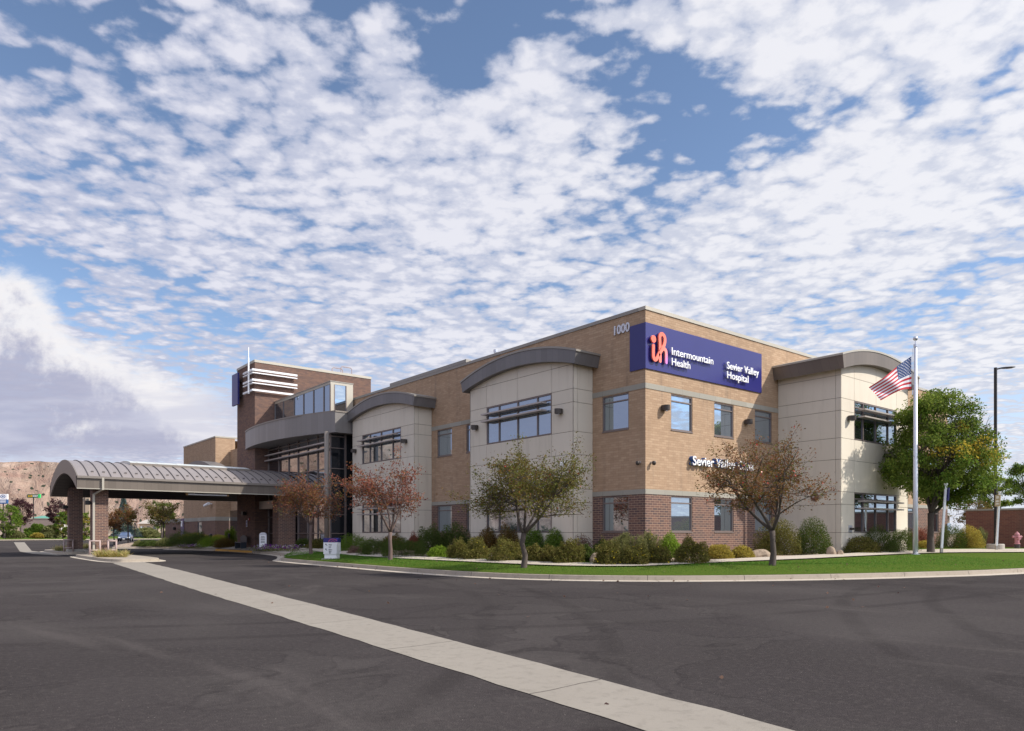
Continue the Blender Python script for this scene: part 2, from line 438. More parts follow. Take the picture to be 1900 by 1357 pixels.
mat('asphalt', f)
def conc(c1, c2, joint=0.0, stain=.3):
    def fn(g, p):
        v = pos(g)
        n = g.noise(v, .7, 6, .62, dist=.6); n2 = g.noise(v, 7, 5, .65); n3 = g.noise(v, 90, 2, .6)
        c = g.mix(n, c1, c2)
        c = g.mix(g.m('MULTIPLY', g.mapr(n2, .48, .72), stain), c, tuple(x*.62 for x in c1))
        c = g.mix(g.mapr(n3, .60, .75, .0, .35), c, tuple(x*.45 for x in c1))
        if joint:
            uv = g.node('ShaderNodeUVMap').outputs[0]; u = g.sep(uv)[0]
            wob = g.m('MULTIPLY', g.m('SUBTRACT', g.noise(v, 3, 2), .5), .06)
            fr = g.m('ABSOLUTE', g.m('SUBTRACT', g.m('FRACT', g.m('DIVIDE', g.m('ADD', u, wob), joint)), .5))
            c = g.mix(g.m('MULTIPLY', g.m('LESS_THAN', fr, .012/joint), .8), c, (.06, .05, .042))
        setp(g, p, c, .88, spec=.25, bump=g.m('ADD', n2, n3), bstr=.25, bdist=.006)
    return fn
mat('kerb_concrete', conc((.270, .228, .183), (.370, .322, .266), 3.05, .45))
mat('pan_concrete', conc((.400, .350, .288), (.490, .438, .368), 3.05, .3))
mat('gutter_concrete', conc((.220, .197, .168), (.290, .264, .228), 3.05, .40))
mat('walk_concrete', conc((.400, .350, .290), (.480, .430, .365), 1.8, .2))
mat('plain_concrete', conc((.34, .31, .275), (.44, .41, .365), 0, .35))
def f(g, p):
    v = pos(g); n = g.noise(v, .45, 5, .6); n2 = g.noise(v, 22, 4, .7); n3 = g.noise(v, 120, 2, .6)
    c = g.mix(n, (.070, .112, .016), (.102, .148, .024))
    c = g.mix(g.mapr(n2, .45, .7), c, (.040, .085, .012)); c = g.mix(g.mapr(n3, .6, .75, 0, .5), c, (.16, .20, .05))
    setp(g, p, c, .95, spec=.03, bump=n3, bstr=.8, bdist=.03)
mat('lawn', f)
def f(g, p):
    v = pos(g); vo = g.node('ShaderNodeTexVoronoi'); g.put(vo.inputs['Vector'], v); vo.inputs['Scale'].default_value = 26
    c = g.ramp(g.sep(vo.outputs['Color'])[0], [(0, (.20, .13, .09)), (.5, (.36, .27, .20)), (1, (.50, .42, .34))])
    n = g.noise(v, .8, 4)
    setp(g, p, g.mix(g.m('MULTIPLY', n, .4), c, (.18, .13, .09)), .92, bump=vo.outputs[0], bstr=.9, bdist=.03)
mat('gravel', f)
def f(g, p):
    v = pos(g); n = g.noise(v, .02, 6, .6); n2 = g.noise(v, .4, 5, .65)
    c = g.mix(n, (.30, .21, .15), (.38, .29, .21)); c = g.mix(g.mapr(n2, .5, .72, 0, .7), c, (.15, .14, .08))
    setp(g, p, c, .95)
mat('desert', f)
def f(g, p):
    v = pos(g); x, y, z = g.sep(v)
    az_ = g.m('MULTIPLY', g.m('ARCTAN2', g.m('ADD', y, 20.0), g.m('ADD', x, 23.0)), 1000.0)   # distance along the slope
    q = g.comb(az_, z, 0.0)
    wv = g.noise(q, .010, 5, .6); st = g.noise(g.vm('MULTIPLY', q, (.8, 1.6, 1)), .022, 6, .65, dist=.8)
    gul = g.noise(g.vm('MULTIPLY', g.vm('ADD', q, g.vm('SCALE', g.noise(q, .012, 3, out='Color'), 60.0)), (1.0, .55, 1)), .035, 7, .70, dist=.9)
    vo = g.node('ShaderNodeTexVoronoi'); g.put(vo.inputs['Vector'], g.vm('ADD', q, g.vm('SCALE', g.noise(q, .06, 2, out='Color'), 8.0))); vo.inputs['Scale'].default_value = .17
    c = g.ramp(st, [(.30, (.33, .215, .17)), (.42, (.40, .29, .23)), (.55, (.45, .355, .28)), (.68, (.52, .44, .37)), (.8, (.37, .25, .20))])
    c = g.mix(g.mapr(gul, .50, .70, 0, .6), c, (.24, .165, .12))
    c = g.mix(g.mapr(wv, .58, .72, 0, .7), c, (.50, .44, .38))
    sh = g.m('MULTIPLY', g.m('LESS_THAN', vo.outputs[0], .30), g.m('GREATER_THAN', g.sep(vo.outputs['Color'])[0], .62))
    c = g.mix(sh, c, (.055, .070, .045))
    c = g.mix(1.0, c, (.86, .80, .79), 'MULTIPLY')
    setp(g, p, c, .95, spec=.1, bump=gul, bstr=1.0, bdist=18)
mat('hill_rock', f)
mat('stripe_paint', lambda g, p: setp(g, p, (.62, .60, .56), .7))
mat('yellow_paint', lambda g, p: setp(g, p, g.mix(g.mapr(g.noise(pos(g), 3, 5, .7), .5, .7), (.55, .28, .02), (.30, .20, .08)), .7))
# planting
def leaf_fn(stops, trans=.35, rough=.55):
    def fn(g, p):
        ri = g.node('ShaderNodeNewGeometry').outputs['Random Per Island']
        ob = g.node('ShaderNodeObjectInfo').outputs['Random']
        c = g.ramp(ri, stops)
        c = g.mix(g.m('MULTIPLY', ob, .25), c, tuple(x*.7 for x in stops[0][1]))
        setp(g, p, c, .72, spec=.12)
        tr = g.node('ShaderNodeBsdfTranslucent'); g.l.new(c, tr.inputs[0])
        mx = g.node('ShaderNodeMixShader'); mx.inputs[0].default_value = trans
        g.l.new(p.outputs[0], mx.inputs[1]); g.l.new(tr.outputs[0], mx.inputs[2]); g.l.new(mx.outputs[0], g.out.inputs[0])
    return fn
def lm(n, *cols, trans=.42):
    cols = [tuple(min(.9, c*1.25) for c in q) for q in cols]
    k = len(cols); mat(n, leaf_fn([(i/(k-1), c) for i, c in enumerate(cols)], trans))
lm('leaf_rust_green', (.085, .080, .018), (.12, .082, .024), (.155, .072, .028), (.10, .098, .024), (.20, .12, .050))
lm('leaf_olive', (0.083, 0.105, 0.020), (0.127, 0.138, 0.031), (0.176, 0.154, 0.039), (0.105, 0.110, 0.024), (0.231, 0.171, 0.061))
lm('leaf_red', (0.196, 0.057, 0.040), (0.247, 0.086, 0.057), (0.138, 0.046, 0.040), (0.310, 0.127, 0.086), (0.172, 0.098, 0.046))
lm('leaf_brown_red', (.15, .062, .030), (.21, .085, .038), (.12, .075, .026), (.25, .12, .055), (.10, .075, .022))
lm('leaf_plum', (.060, .026, .032), (.085, .036, .040), (.045, .022, .028), (.10, .05, .05))
lm('leaf_ash', (0.068, 0.115, 0.019), (0.101, 0.155, 0.024), (0.135, 0.182, 0.030), (0.176, 0.209, 0.035), (0.068, 0.101, 0.020))
lm('leaf_yellow', (.36, .26, .030), (.44, .33, .05), (.30, .27, .04))
lm('leaf_ash_tip', (0.144, 0.204, 0.036), (0.204, 0.240, 0.042), (0.120, 0.192, 0.036))
lm('leaf_mid', (0.069, 0.131, 0.018), (0.106, 0.175, 0.025), (0.150, 0.213, 0.031), (0.050, 0.094, 0.015))
lm('leaf_dark', (0.043, 0.070, 0.016), (0.065, 0.097, 0.020), (0.092, 0.119, 0.027), (0.032, 0.051, 0.014))
lm('leaf_juniper', (0.066, 0.127, 0.017), (0.105, 0.176, 0.022), (0.143, 0.209, 0.031), (0.050, 0.094, 0.015))
lm('leaf_ash_dark', (.035, .060, .012), (.055, .085, .016), (.080, .110, .020), (.10, .085, .03))
lm('leaf_lime', (.13, .21, .02), (.19, .27, .03), (.10, .17, .02))
lm('leaf_gold', (.30, .24, .045), (.40, .31, .06), (.20, .19, .035), (.27, .17, .04))
lm('leaf_potentilla', (0.094, 0.103, 0.022), (0.144, 0.138, 0.033), (0.194, 0.169, 0.048), (0.062, 0.070, 0.018), (0.163, 0.112, 0.044))
lm('leaf_dry', (.13, .08, .06), (.19, .12, .09), (.10, .06, .055), (.24, .17, .12))
lm('leaf_rust', (.14, .075, .02), (.10, .09, .02), (.18, .09, .03), (.07, .08, .02))
lm('leaf_spruce', (.085, .125, .120), (.12, .17, .16), (.06, .09, .085), trans=.1)
lm('leaf_sage', (.15, .16, .06), (.20, .20, .08), (.11, .12, .045))
lm('blade', (0.044, 0.119, 0.015), (0.069, 0.175, 0.022), (0.106, 0.219, 0.035), (0.163, 0.237, 0.050))
lm('straw', (.42, .33, .14), (.52, .42, .2), (.22, .25, .07), (.34, .25, .09))
mat('petal_yellow', lambda g, p: setp(g, p, (.75, .56, .02), .6))
mat('petal_orange', lambda g, p: setp(g, p, (.70, .25, .02), .6))
lm('petal_mixed', (.13, .02, .20), (.50, .50, .46), (.22, .035, .28), (.08, .015, .15), (.42, .40, .28))
mat('berry', lambda g, p: setp(g, p, (.55, .045, .02), .4))
def f(g, p):
    v = pos(g); n = g.noise(g.vm('MULTIPLY', v, (1, 1, .25)), 30, 4, .7)
    setp(g, p, g.mix(n, (.035, .026, .022), (.12, .095, .080)), .9, bump=n, bstr=.8, bdist=.01)
mat('bark', f)
mat('bark_pink', lambda g, p: setp(g, p, g.mix(g.noise(g.vm('MULTIPLY', pos(g), (1, 1, .3)), 26, 3, .7), (.065, .042, .036), (.18, .125, .11)), .85))
mat('boulder', lambda g, p: setp(g, p, g.mix(g.noise(pos(g), 4, 5, .65), (.17, .12, .085), (.38, .30, .22)), .9, bump=g.noise(pos(g), 9, 5, .7), bstr=.8, bdist=.04))

# ------------------------------------------------------------------ buildings
def wall_face(mb, ax, c, u0, u1, z0, z1, holes=(), rev=.13, mi=0):
    us = sorted({u0, u1, *[min(max(h[i], u0), u1) for h in holes for i in (0, 1)]})
    zs = sorted({z0, z1, *[min(max(h[i], z0), z1) for h in holes for i in (2, 3)]})
    def P(u, z, n=0.0): return (c+n, u, z) if ax == 'L' else (u, c+n, z)
    for a, b in zip(us, us[1:]):
        for q, r in zip(zs, zs[1:]):
            um, zm = (a+b)/2, (q+r)/2
            if any(h[0] < um < h[1] and h[2] < zm < h[3] for h in holes): continue
            mb.quad(P(a, q), P(b, q), P(b, r), P(a, r), mi)
    for h in holes:
        a, b, q, r = max(h[0], u0), min(h[1], u1), max(h[2], z0), min(h[3], z1)
        if a >= b or q >= r: continue
        mb.quad(P(a, q), P(a, r), P(a, r, rev), P(a, q, rev), mi); mb.quad(P(b, q), P(b, r), P(b, r, rev), P(b, q, rev), mi)
        if q > z0: mb.quad(P(a, q), P(b, q), P(b, q, rev), P(a, q, rev), mi)
        if r < z1: mb.quad(P(a, r), P(b, r), P(b, r, rev), P(a, r, rev), mi)

def window(par, root, ax, c, u0, u1, z0, z1, mull=(), trans=.27, shades=False, glass='tinted_glass', frame='window_frame', rec=.10, fw=.055, sill=True):
    mb = MB(); a, b = -rec, -rec+.07
    mb.ubox(ax, c, u0, u1, a, b, z0, z0+fw); mb.ubox(ax, c, u0, u1, a, b, z1-fw, z1)
    mb.ubox(ax, c, u0, u0+fw, a, b, z0+fw, z1-fw); mb.ubox(ax, c, u1-fw, u1, a, b, z0+fw, z1-fw)
    for m in mull: mb.ubox(ax, c, m-fw/2, m+fw/2, a, b-.003, z0+fw, z1-fw)
    if trans: mb.ubox(ax, c, u0+fw, u1-fw, a, b-.006, z1-trans-fw, z1-trans)
    w = mb.build('window', MAT[frame], par, root=root)
    mb = MB(); mb.ubox(ax, c, u0+.01, u1-.01, a-.03, a+.015, z0+.01, z1-.01); mb.build('pane', MAT[glass], w, root=root)
    if sill:
        mb = MB(); mb.ubox(ax, c, u0-.01, u1+.01, -.02, .03, z0-.05, z0-.003); mb.build('sill', MAT[frame], w, root=root)
    if shades:
        for zz in (z1-.40, z1-.75):
            mb = MB(); mb.ubox(ax, c, u0+.30, u1+.02, .03, .38, zz-.04, zz+.03)
            for m in (u0+.4, *mull, u1-.08): mb.ubox(ax, c, m-.02, m+.02, -.03, .05, zz-.02, zz+.01)
            mb.build('sunshade', MAT['shade_metal'], w, root=root)
    return w

def circ_arc(u0, u1, ze, zc, n=28):                  # arc through both ends (ze) and the crown (zc)
    h = (u1-u0)/2; s = zc-ze; r = (h*h+s*s)/(2*s); um = (u0+u1)/2; out = []
    a = math.asin(min(1, h/r))
    for i in range(n+1):
        t = -a+2*a*i/n; out.append((um+r*math.sin(t), zc-r+r*math.cos(t)))
    return out
def arc_z(arc, u):
    for (a, z), (b, w) in zip(arc, arc[1:]):
        if a <= u <= b: return z+(w-z)*(u-a)/(b-a)
    return arc[0][1]

B = thing('hospital_building', 'two-storey tan and brown brick hospital wing with cream arched bays, behind the lawn', 'building', (0, 0, 0))
LW = [(.93, 2.50), (11.4, 12.98), (14.42, 15.95)]; RW = [(1.68, 3.18), (4.80, 6.32), (8.11, 9.62)]
RW2 = [(18.6, 20.1), (21.6, 23.1), (25.3, 26.4), (28.7, 30.2)]
LE, RE = 27.7, 31.7
lowz, upz = (1.52, 3.08), (5.97, 7.53)
mb = MB()
hl = [(a, b, *lowz) for a, b in LW]; hr = [(a, b, *lowz) for a, b in RW+RW2]
wall_face(mb, 'L', 0, 0, LE, -.3, 3.11, hl); wall_face(mb, 'R', 0, 0, RE, -.3, 3.11, hr)
mb.quad((RE, 0, -.3), (RE, 18, -.3), (RE, 18, 3.11), (RE, 0, 3.11))
mb.build('lower_wall', MAT['brown_brick'], B)
mb = MB()
hl = [(a, b, *upz) for a, b in LW]; hr = [(a, b, *upz) for a, b in RW+RW2]
for z0, z1 in ((3.32, 7.56), (7.79, 10.86)):
    wall_face(mb, 'L', 0, 0, LE, z0, z1, hl if z0 < 4 else ()); wall_face(mb, 'R', 0, 0, RE, z0, z1, hr if z0 < 4 else ())
    mb.quad((RE, 0, z0), (RE, 18, z0), (RE, 18, z1), (RE, 0, z1))
mb.quad((0, LE, -.3), (18, LE, -.3), (18, LE, 10.86), (0, LE, 10.86))
mb.quad((RE, 18, -.3), (18, 27.7, -.3), (18, 27.7, 10.86), (RE, 18, 10.86))
mb.build('upper_wall', MAT['tan_brick'], B)
for z0, z1 in ((3.11, 3.32), (7.56, 7.79)):
    mb = MB(); mb.box(-.02, 0, -.02, LE, z0, z1); mb.box(0, RE+.02, -.02, 0, z0, z1); mb.box(RE, RE+.02, 0, 18, z0, z1)
    mb.build('stone_band', MAT['cast_stone'], B)
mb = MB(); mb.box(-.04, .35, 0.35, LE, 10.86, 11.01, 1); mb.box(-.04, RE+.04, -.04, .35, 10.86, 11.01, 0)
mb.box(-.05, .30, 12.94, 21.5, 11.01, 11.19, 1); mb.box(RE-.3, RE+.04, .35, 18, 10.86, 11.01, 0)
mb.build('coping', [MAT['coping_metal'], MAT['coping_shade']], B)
mb = MB(); mb.quad((0.1, .1, 10.6), (RE-.1, .1, 10.6), (RE-.1, LE, 10.6), (0.1, LE, 10.6)); mb.build('roof', MAT['roof_membrane'], B)
mb = MB(); vx, vz = ony(919.5, 652, 3.0)
vp = onx(919.5, 650, 1.2); mb.tube([(1.2, vp[0], 10.5), (1.2, vp[0], vp[1]-.12)], .07, 10); mb.tube([(1.2, vp[0], vp[1]-.12), (1.2, vp[0], vp[1]+.02)], .12, 10)
mb.build('roof_vent', MAT['silver_metal'], B)
mb = MB(); mb.box(.15, .6, .15, LE-.2, -.2, 10.5); mb.box(.7, RE-.5, .15, .6, -.2, 10.5)
mb.build('interior', MAT['interior'], B)
for ax, lst in (('L', LW), ('R', RW+RW2)):
    for a, b in lst:
        for z0, z1 in (lowz, upz): window(B, B, ax, 0, a, b, z0, z1)

def bay(ax, u0, u1, off, ends, roof, vj, side_j, lamps):
    """cream panel bay: off = how far it stands out; roof = (overhang, u0, u1, top end, top crown, under end, under crown)"""
    oh, r0, r1, te, tc, ue, uc = roof
    outer = circ_arc(r0, r1, te, tc); inner = circ_arc(r0+.14, r1-.14, ue, uc)
    zs = [-.2, 1.49, 2.83, 3.44, 4.97, 5.99, 7.29, 7.89, 8.97]
    c = -off
    back = MB(); pan = MB()
    g = .009
    cols = [u0]+list(vj)+[u1]
    w0, w1 = vj[0], vj[-1]
    def in_win(a, b, q, r): return a >= w0-.01 and b <= w1+.01 and ((q > 5.9 and r < 8.0) or (q > 1.4 and r < 3.5))
    for a, b in zip(cols, cols[1:]):
        for q, r in zip(zs, zs[1:]):
            if in_win(a, b, q, r): continue
            if abs(q-7.29) < .01 or abs(q-2.83) < .01: pass
            pan.ubox(ax, c, a+g, b-g, -.04, 0, q+g, r-g)
        n = 8; top = [(a+g+(b-a-2*g)*i/n, max(arc_z(inner, a+(b-a)*i/n)+.03, 8.97+g+.005)) for i in range(n+1)]
        poly = [(a+g, 8.97+g)]+[(b-g, 8.97+g)]+top[::-1]
        pan.prism(poly, ax, c if ax == 'L' else c, c+.04)
    holes = [(w0, w1, 5.99, 7.89), (w0, w1, 1.49, 3.44)]
    wall_face(back, ax, c+.015, u0+.02, u1-.02, -.2, 8.97, holes, rev=.12)
    poly = [(u0+.02, 8.9)]+[(u1-.02, 8.9)]+[(u, arc_z(inner, u)) for u in np.linspace(u1-.02, u0+.02, 20)]
    back.prism(poly, ax, c+.016, c+.036)
    sc = [-off]+[-off+s for s in side_j]+[0]
    oth = 'R' if ax == 'L' else 'L'
    for a, b in zip(sc, sc[1:]):
        for q, r in zip(zs, zs[1:]+[0]):
            rr = r if r else min(ue+.25, 9.5)
            if ax == 'L':
                a_ = a+(0 if a == -off else g); b_ = b-g
                pan.box(a_, b_, u0, u0+.04, q+g, rr-g); pan.box(a_, b_, u1-.04, u1, q+g, rr-g)
            else:
                a_ = a+(0 if a == -off else g); b_ = b-g
                pan.box(u0, u0+.04, a_, b_, q+g, rr-g); pan.box(u1-.04, u1, a_, b_, q+g, rr-g)
        last = zs[-1]
    if ax == 'L': back.box(-off+.03, 0, u0+.02, u0+.05, -.2, ue+.2); back.box(-off+.03, 0, u1-.05, u1-.02, -.2, ue+.2)
    else: back.box(u0+.02, u0+.05, -off+.03, 0, -.2, ue+.2); back.box(u1-.05, u1-.02, -off+.03, 0, -.2, ue+.2)
    # wall
    p = pan.build('bay_wall', MAT['cream_panel'], B)
    back.build('joint_backing', MAT['joint'], p, root=B)
    # roof
    mb = MB(); mb.band(outer, inner, ax, c-oh, 0); rf = mb.build('bay_roof', MAT['grey_fascia' if ax == 'L' else 'bronze_fascia'], B)
    o2 = circ_arc(r0-.03, r1+.03, te+.02, tc+.03); i2 = circ_arc(r0-.025, r1+.025, te-.07, tc-.06)
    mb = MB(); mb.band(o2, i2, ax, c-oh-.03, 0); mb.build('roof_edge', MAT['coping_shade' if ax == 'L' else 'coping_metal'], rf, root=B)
    m = (vj[0]*.0+0)
    ww = w1-w0
    mull = (w0+ww*.205, w0+ww*.5, w0+ww*.795)
    for z0, z1 in ((6.0, 7.88), (1.50, 3.43)):
        window(B, B, ax, c, w0+.01, w1-.01, z0, z1, mull, .27, True, sill=False, rec=.07)
    return p
bay('L', 3.10, 10.96, 1.2, None, (.30, 2.62, 11.38, 9.46, 10.16, 8.88, 9.47), (4.54, 7.03, 9.50), (.26,), None)
bay('L', 16.55, 24.51, 1.2, None, (.30, 16.05, 24.95, 9.46, 10.16, 8.88, 9.47), (18.1, 20.6, 23.1), (.26,), None)
bay('R', 10.19, 17.5, 3.25, None, (.35, 9.66, 18.05, 9.84, 10.47, 9.17, 9.78), (11.51, 13.8, 16.12), (.25,), None)

def wall_lamp(ax, c, u, z, label, s=1.0):
    mb = MB(); w = .17*s; pts = []
    # half-drum shade on a back plate
    n = 10; prof = [(u+w*math.cos(math.pi*i/n), .06+.30*s*math.sin(math.pi*i/n)) for i in range(n+1)]
    lo = [(a, b) for a, b in prof]
    def P(a, nn, zz): return (c-nn, a, zz) if ax == 'L' else (a, c-nn, zz)
    pts = [P(a, b, z-.11*s) for a, b in lo]+[P(a, b, z+.11*s) for a, b in lo]; k = len(lo)
    fs = [tuple(range(k)), tuple(range(2*k-1, k-1, -1))]+[(i, i+1, k+i+1, k+i) for i in range(k-1)]+[(0, k, 2*k-1, k-1)]
    mb.add(pts, fs)
    root = thing('wall_lamp', label, 'wall lamp', P(u, 0, z), 'half-round wall lamps on the hospital')
    mb.build('lamp_shade', MAT['lamp_metal'], root)
    mb = MB(); mb.ubox(ax, c, u-.12*s, u+.12*s, 0.002, .07, z-.10*s, z+.10*s); mb.build('back_plate', MAT['lamp_metal'], root)
    mb = MB(); mb.ubox(ax, c, u-.05, u+.05, .12, .22, z-.15*s, z-.11*s); mb.build('bulb_housing', MAT['silver_metal'], root)
wall_lamp('L', -1.2, 3.92, 6.95, 'brown half-round wall lamp right of the upper window on the middle cream bay')
wall_lamp('L', -1.2, 10.33, 6.95, 'brown half-round wall lamp left of the upper window on the middle cream bay')
wall_lamp('L', -1.2, 17.49, 6.95, 'brown half-round wall lamp right of the upper window on the bay beside the lobby')
wall_lamp('L', -1.2, 24.03, 6.95, 'brown half-round wall lamp left of the upper window on the bay beside the lobby')
wall_lamp('R', -3.25, 10.95, 6.97, 'dark half-round wall lamp beside the upper window of the right-hand cream bay by the flagpole')
wall_lamp('R', 0, 1.13, 6.83, 'dark half-round wall lamp on sunlit tan brick nearest the building corner')
wall_lamp('R', 0, 7.33, 6.83, 'dark half-round wall lamp between second and third upper windows on the sunlit brick')

def dome_cam(ax, c, u, z, label):
    def P(a, nn, zz): return (c-nn, a, zz) if ax == 'L' else (a, c-nn, zz)
    root = thing('dome_camera', label, 'security camera', P(u, 0, z), 'dome cameras at the brick corner')
    mb = MB(); mb.tube([P(u, .002, z+.03), P(u, .12, z+.03)], .05, 10); mb.build('bracket', MAT['silver_metal'], root)
    mb = MB(); q = P(u, .17, z); mb.lathe([(.02, z-.10), (.07, z-.07), (.09, z-.02), (.09, z+.04), (.06, z+.08), (.02, z+.09)], q[0], q[1], 12); mb.build('dome', MAT['lamp_metal'], root, smooth=True)
dome_cam('L', 0, .28, 4.42, 'small round dome camera on the shaded side of the brick corner')
dome_cam('R', 0, .35, 4.42, 'small round dome camera on the sunlit side of the brick corner')
root = thing('alarm_bell', 'round reddish brown alarm bell on the shaded side of the right-hand cream bay', 'alarm bell', (10.19, -1.96, 3.22))
mb = MB(); mb.tube([(10.185, -1.96, 3.22), (10.12, -1.96, 3.22), (10.06, -1.96, 3.22)], [.21, .19, .10], 20); mb.build('gong', mat('bell_paint', lambda g, p: setp(g, p, (.14, .06, .045), .5)), root, smooth=False)
mb = MB(); mb.tube([(10.06, -1.96, 3.22), (10.03, -1.96, 3.22)], .05, 10); mb.build('hub', MAT['silver_metal'], root)
root = thing('fire_connection', 'grey square fire department connection box low on the cream bay by the evergreen shrubs', 'pipe inlet', (11.07, -3.25, 1.66))
mb = MB(); mb.box(10.92, 11.22, -3.29, -3.252, 1.5, 1.84); mb.build('plate', MAT['silver_metal'], root)
mb = MB(); mb.tube([(11.0, -3.29, 1.68), (11.0, -3.42, 1.66)], .055, 10); mb.tube([(11.14, -3.29, 1.68), (11.14, -3.42, 1.66)], .055, 10); mb.build('inlet', MAT['lamp_metal'], root)
cx, cz = onx(1048, 863, -1.2)
root = thing('dome_camera', 'white dome camera on the front of the middle cream bay above the small olive tree', 'security camera', (-1.2, cx, cz))
mb = MB(); mb.tube([(-1.202, cx, cz+.1), (-1.36, cx, cz+.1)], .05, 10); mb.build('bracket', MAT['white_metal'], root)
mb = MB(); mb.lathe([(.02, cz-.12), (.08, cz-.09), (.10, cz-.02), (.11, cz+.04), (.09, cz+.08), (.02, cz+.1)], -1.42, cx, 12); mb.build('dome', MAT['white_metal'], root, smooth=True)

# ---- lettering
def text(par, root, name, body, ax, c, u_left, z_base, cap_h, width, material, thick=.05, bold=.012, proud=.05, flip=False):
    cu = bpy.data.curves.new('t', 'FONT'); cu.body = body; cu.size = 1.0; cu.extrude = .5; cu.offset = bold; cu.resolution_u = 3
    o = bpy.data.objects.new('t', cu); COL.objects.link(o)
    dg = bpy.context.evaluated_depsgraph_get(); me = bpy.data.meshes.new_from_object(o.evaluated_get(dg))
    bpy.data.objects.remove(o)
    co = np.zeros(len(me.vertices)*3); me.vertices.foreach_get('co', co); co = co.reshape(-1, 3)
    cap = .729
    x = (co[:, 0]-co[:, 0].min())/(co[:, 0].max()-co[:, 0].min())*width; y = co[:, 1]/cap*cap_h; n = (co[:, 2]/1.0)*thick+proud+thick/2
    o_ = ORG.get(root.name, (0, 0, 0))
    if ax == 'L': w = np.stack([c-n, u_left-x, z_base+y], 1)
    else: w = np.stack([u_left+x, c-n, z_base+y], 1)
    w -= np.array(o_)
    me.vertices.foreach_set('co', w.astype(np.float32).ravel()); me.materials.clear(); me.materials.append(material); me.update()
    ob = bpy.data.objects.new(name, me); COL.objects.link(ob); ob.parent = par; return ob

mat('letter_white', lambda g, p: setp(g, p, (.85, .86, .88), .5))
mat('letter_grey', lambda g, p: setp(g, p, (.62, .63, .70), .5))
mat('letter_blue_edge', lambda g, p: setp(g, p, (.03, .10, .30), .5))
def f(g, p):
    v = pos(g); n = g.noise(v, .5, 3)
    setp(g, p, g.mix(n, (.016, .017, .135), (.021, .022, .165)), .30, 0, spec=.6)
mat('sign_blue', f)
S = thing('hospital_sign', 'large dark blue hospital name sign wrapping the top corner of the tan brick wall', 'sign', (0, 0, 9.3))
mb = MB()
pts = [(-.06, .82), (-.06, -.06), (8.6, -.06), (8.6, 0), (0, 0), (0, .82)]
mb.prism([(a, b) for a, b in pts], 'Z', 8.38, 10.31)
mb.build('sign_panel', MAT['sign_blue'], S)
yl = -.20
def lpt(px, py): return ony(px, py, yl)
a = lpt(1246.8, 658.2); b = lpt(1323.6, 675.9); cph = lpt(1246.8, 643.5)[1]-a[1]
(lambda *a: None)('letters', a, b, cph, lpt(1246.8, 677.4), lpt(1280.9, 685), lpt(1349.2, 684), lpt(1408.2, 684), lpt(1389, 701), lpt(1349.7, 701.7))
text(S, S, 'lettering', 'Intermountain', 'R', -.06, a[0], a[1], cph, b[0]-a[0], MAT['letter_white'], .05, .0, .09)
c_ = lpt(1246.8, 677.4); d_ = lpt(1280.9, 685)
text(S, S, 'lettering', 'Health', 'R', -.06, c_[0], c_[1], cph*.97, d_[0]-c_[0], MAT['letter_white'], .05, .0, .09)
c_ = lpt(1349.2, 684.0); d_ = lpt(1408.2, 684)
text(S, S, 'lettering', 'Sevier Valley', 'R', -.06, c_[0], c_[1], cph*1.02, d_[0]-c_[0], MAT['letter_white'], .05, .002, .09)
c_ = lpt(1349.7, 701.7); d_ = lpt(1389, 701)
text(S, S, 'lettering', 'Hospital', 'R', -.06, c_[0], c_[1], cph*1.02, d_[0]-c_[0], MAT['letter_white'], .05, .002, .09)
# emblem: a round-ended ribbon drawn as two joined letters
def f(g, p):
    v = pos(g); x, y, z = g.sep(v)
    t = g.mapr(g.m('ADD', g.m('MULTIPLY', x, .62), g.m('MULTIPLY', z, -.35)), -2.95, -2.25)
    c = g.ramp(t, [(0, (.86, .16, .10)), (.45, (.90, .22, .16)), (.70, (.86, .26, .28)), (.86, (.62, .20, .48)), (1, (.52, .20, .62))])
    setp(g, p, c, .45)
mat('emblem', f)
def pt(cx_, cy_): return ony(1180+cx_*.08845, 560+cy_*.08845, yl)
def stroke(points, w, n0, n1, name='emblem_stroke'):
    mb = MB(); P = [np.array(q, float) for q in points]
    def cr(p0, p1, p2, p3, t): return .5*((2*p1)+(-p0+p2)*t+(2*p0-5*p1+4*p2-p3)*t*t+(-p0+3*p1-3*p2+p3)*t**3)
    Q = [2*P[0]-P[1]]+P+[2*P[-1]-P[-2]]; S_ = []
    for i in range(len(P)-1):
        for t in np.linspace(0, 1, 9)[:-1]: S_.append(cr(Q[i], Q[i+1], Q[i+2], Q[i+3], t))
    S_.append(P[-1]); L = []; Rr = []
    for i, q in enumerate(S_):
        t = S_[min(i+1, len(S_)-1)]-S_[max(i-1, 0)]; t /= np.linalg.norm(t)+1e-9; nn = np.array([-t[1], t[0]])*w
        L.append(q+nn); Rr.append(q-nn)
    def cap(c, frm, k=8):
        a0 = math.atan2(frm[1]-c[1], frm[0]-c[0]); return [c+w*np.array([math.cos(a0-math.pi*j/k), math.sin(a0-math.pi*j/k)]) for j in range(1, k)]
    # build as strip quads + caps
    for i in range(len(S_)-1):
        q = [L[i], L[i+1], Rr[i+1], Rr[i]]
        pts = [(u, -.06-n1, z) for u, z in q]+[(u, -.06-n0, z) for u, z in q]
        mb.add(pts, [(0, 1, 2, 3), (0, 4, 5, 1), (3, 2, 6, 7)])
    for c in (S_[0], S_[-1]):
        k = 18; pp = [(c[0]+w*math.cos(2*math.pi*j/k), c[1]+w*math.sin(2*math.pi*j/k)) for j in range(k)]
        mb.prism(pp, 'R', -.06-n1+.001, -.06-n0)
    return mb
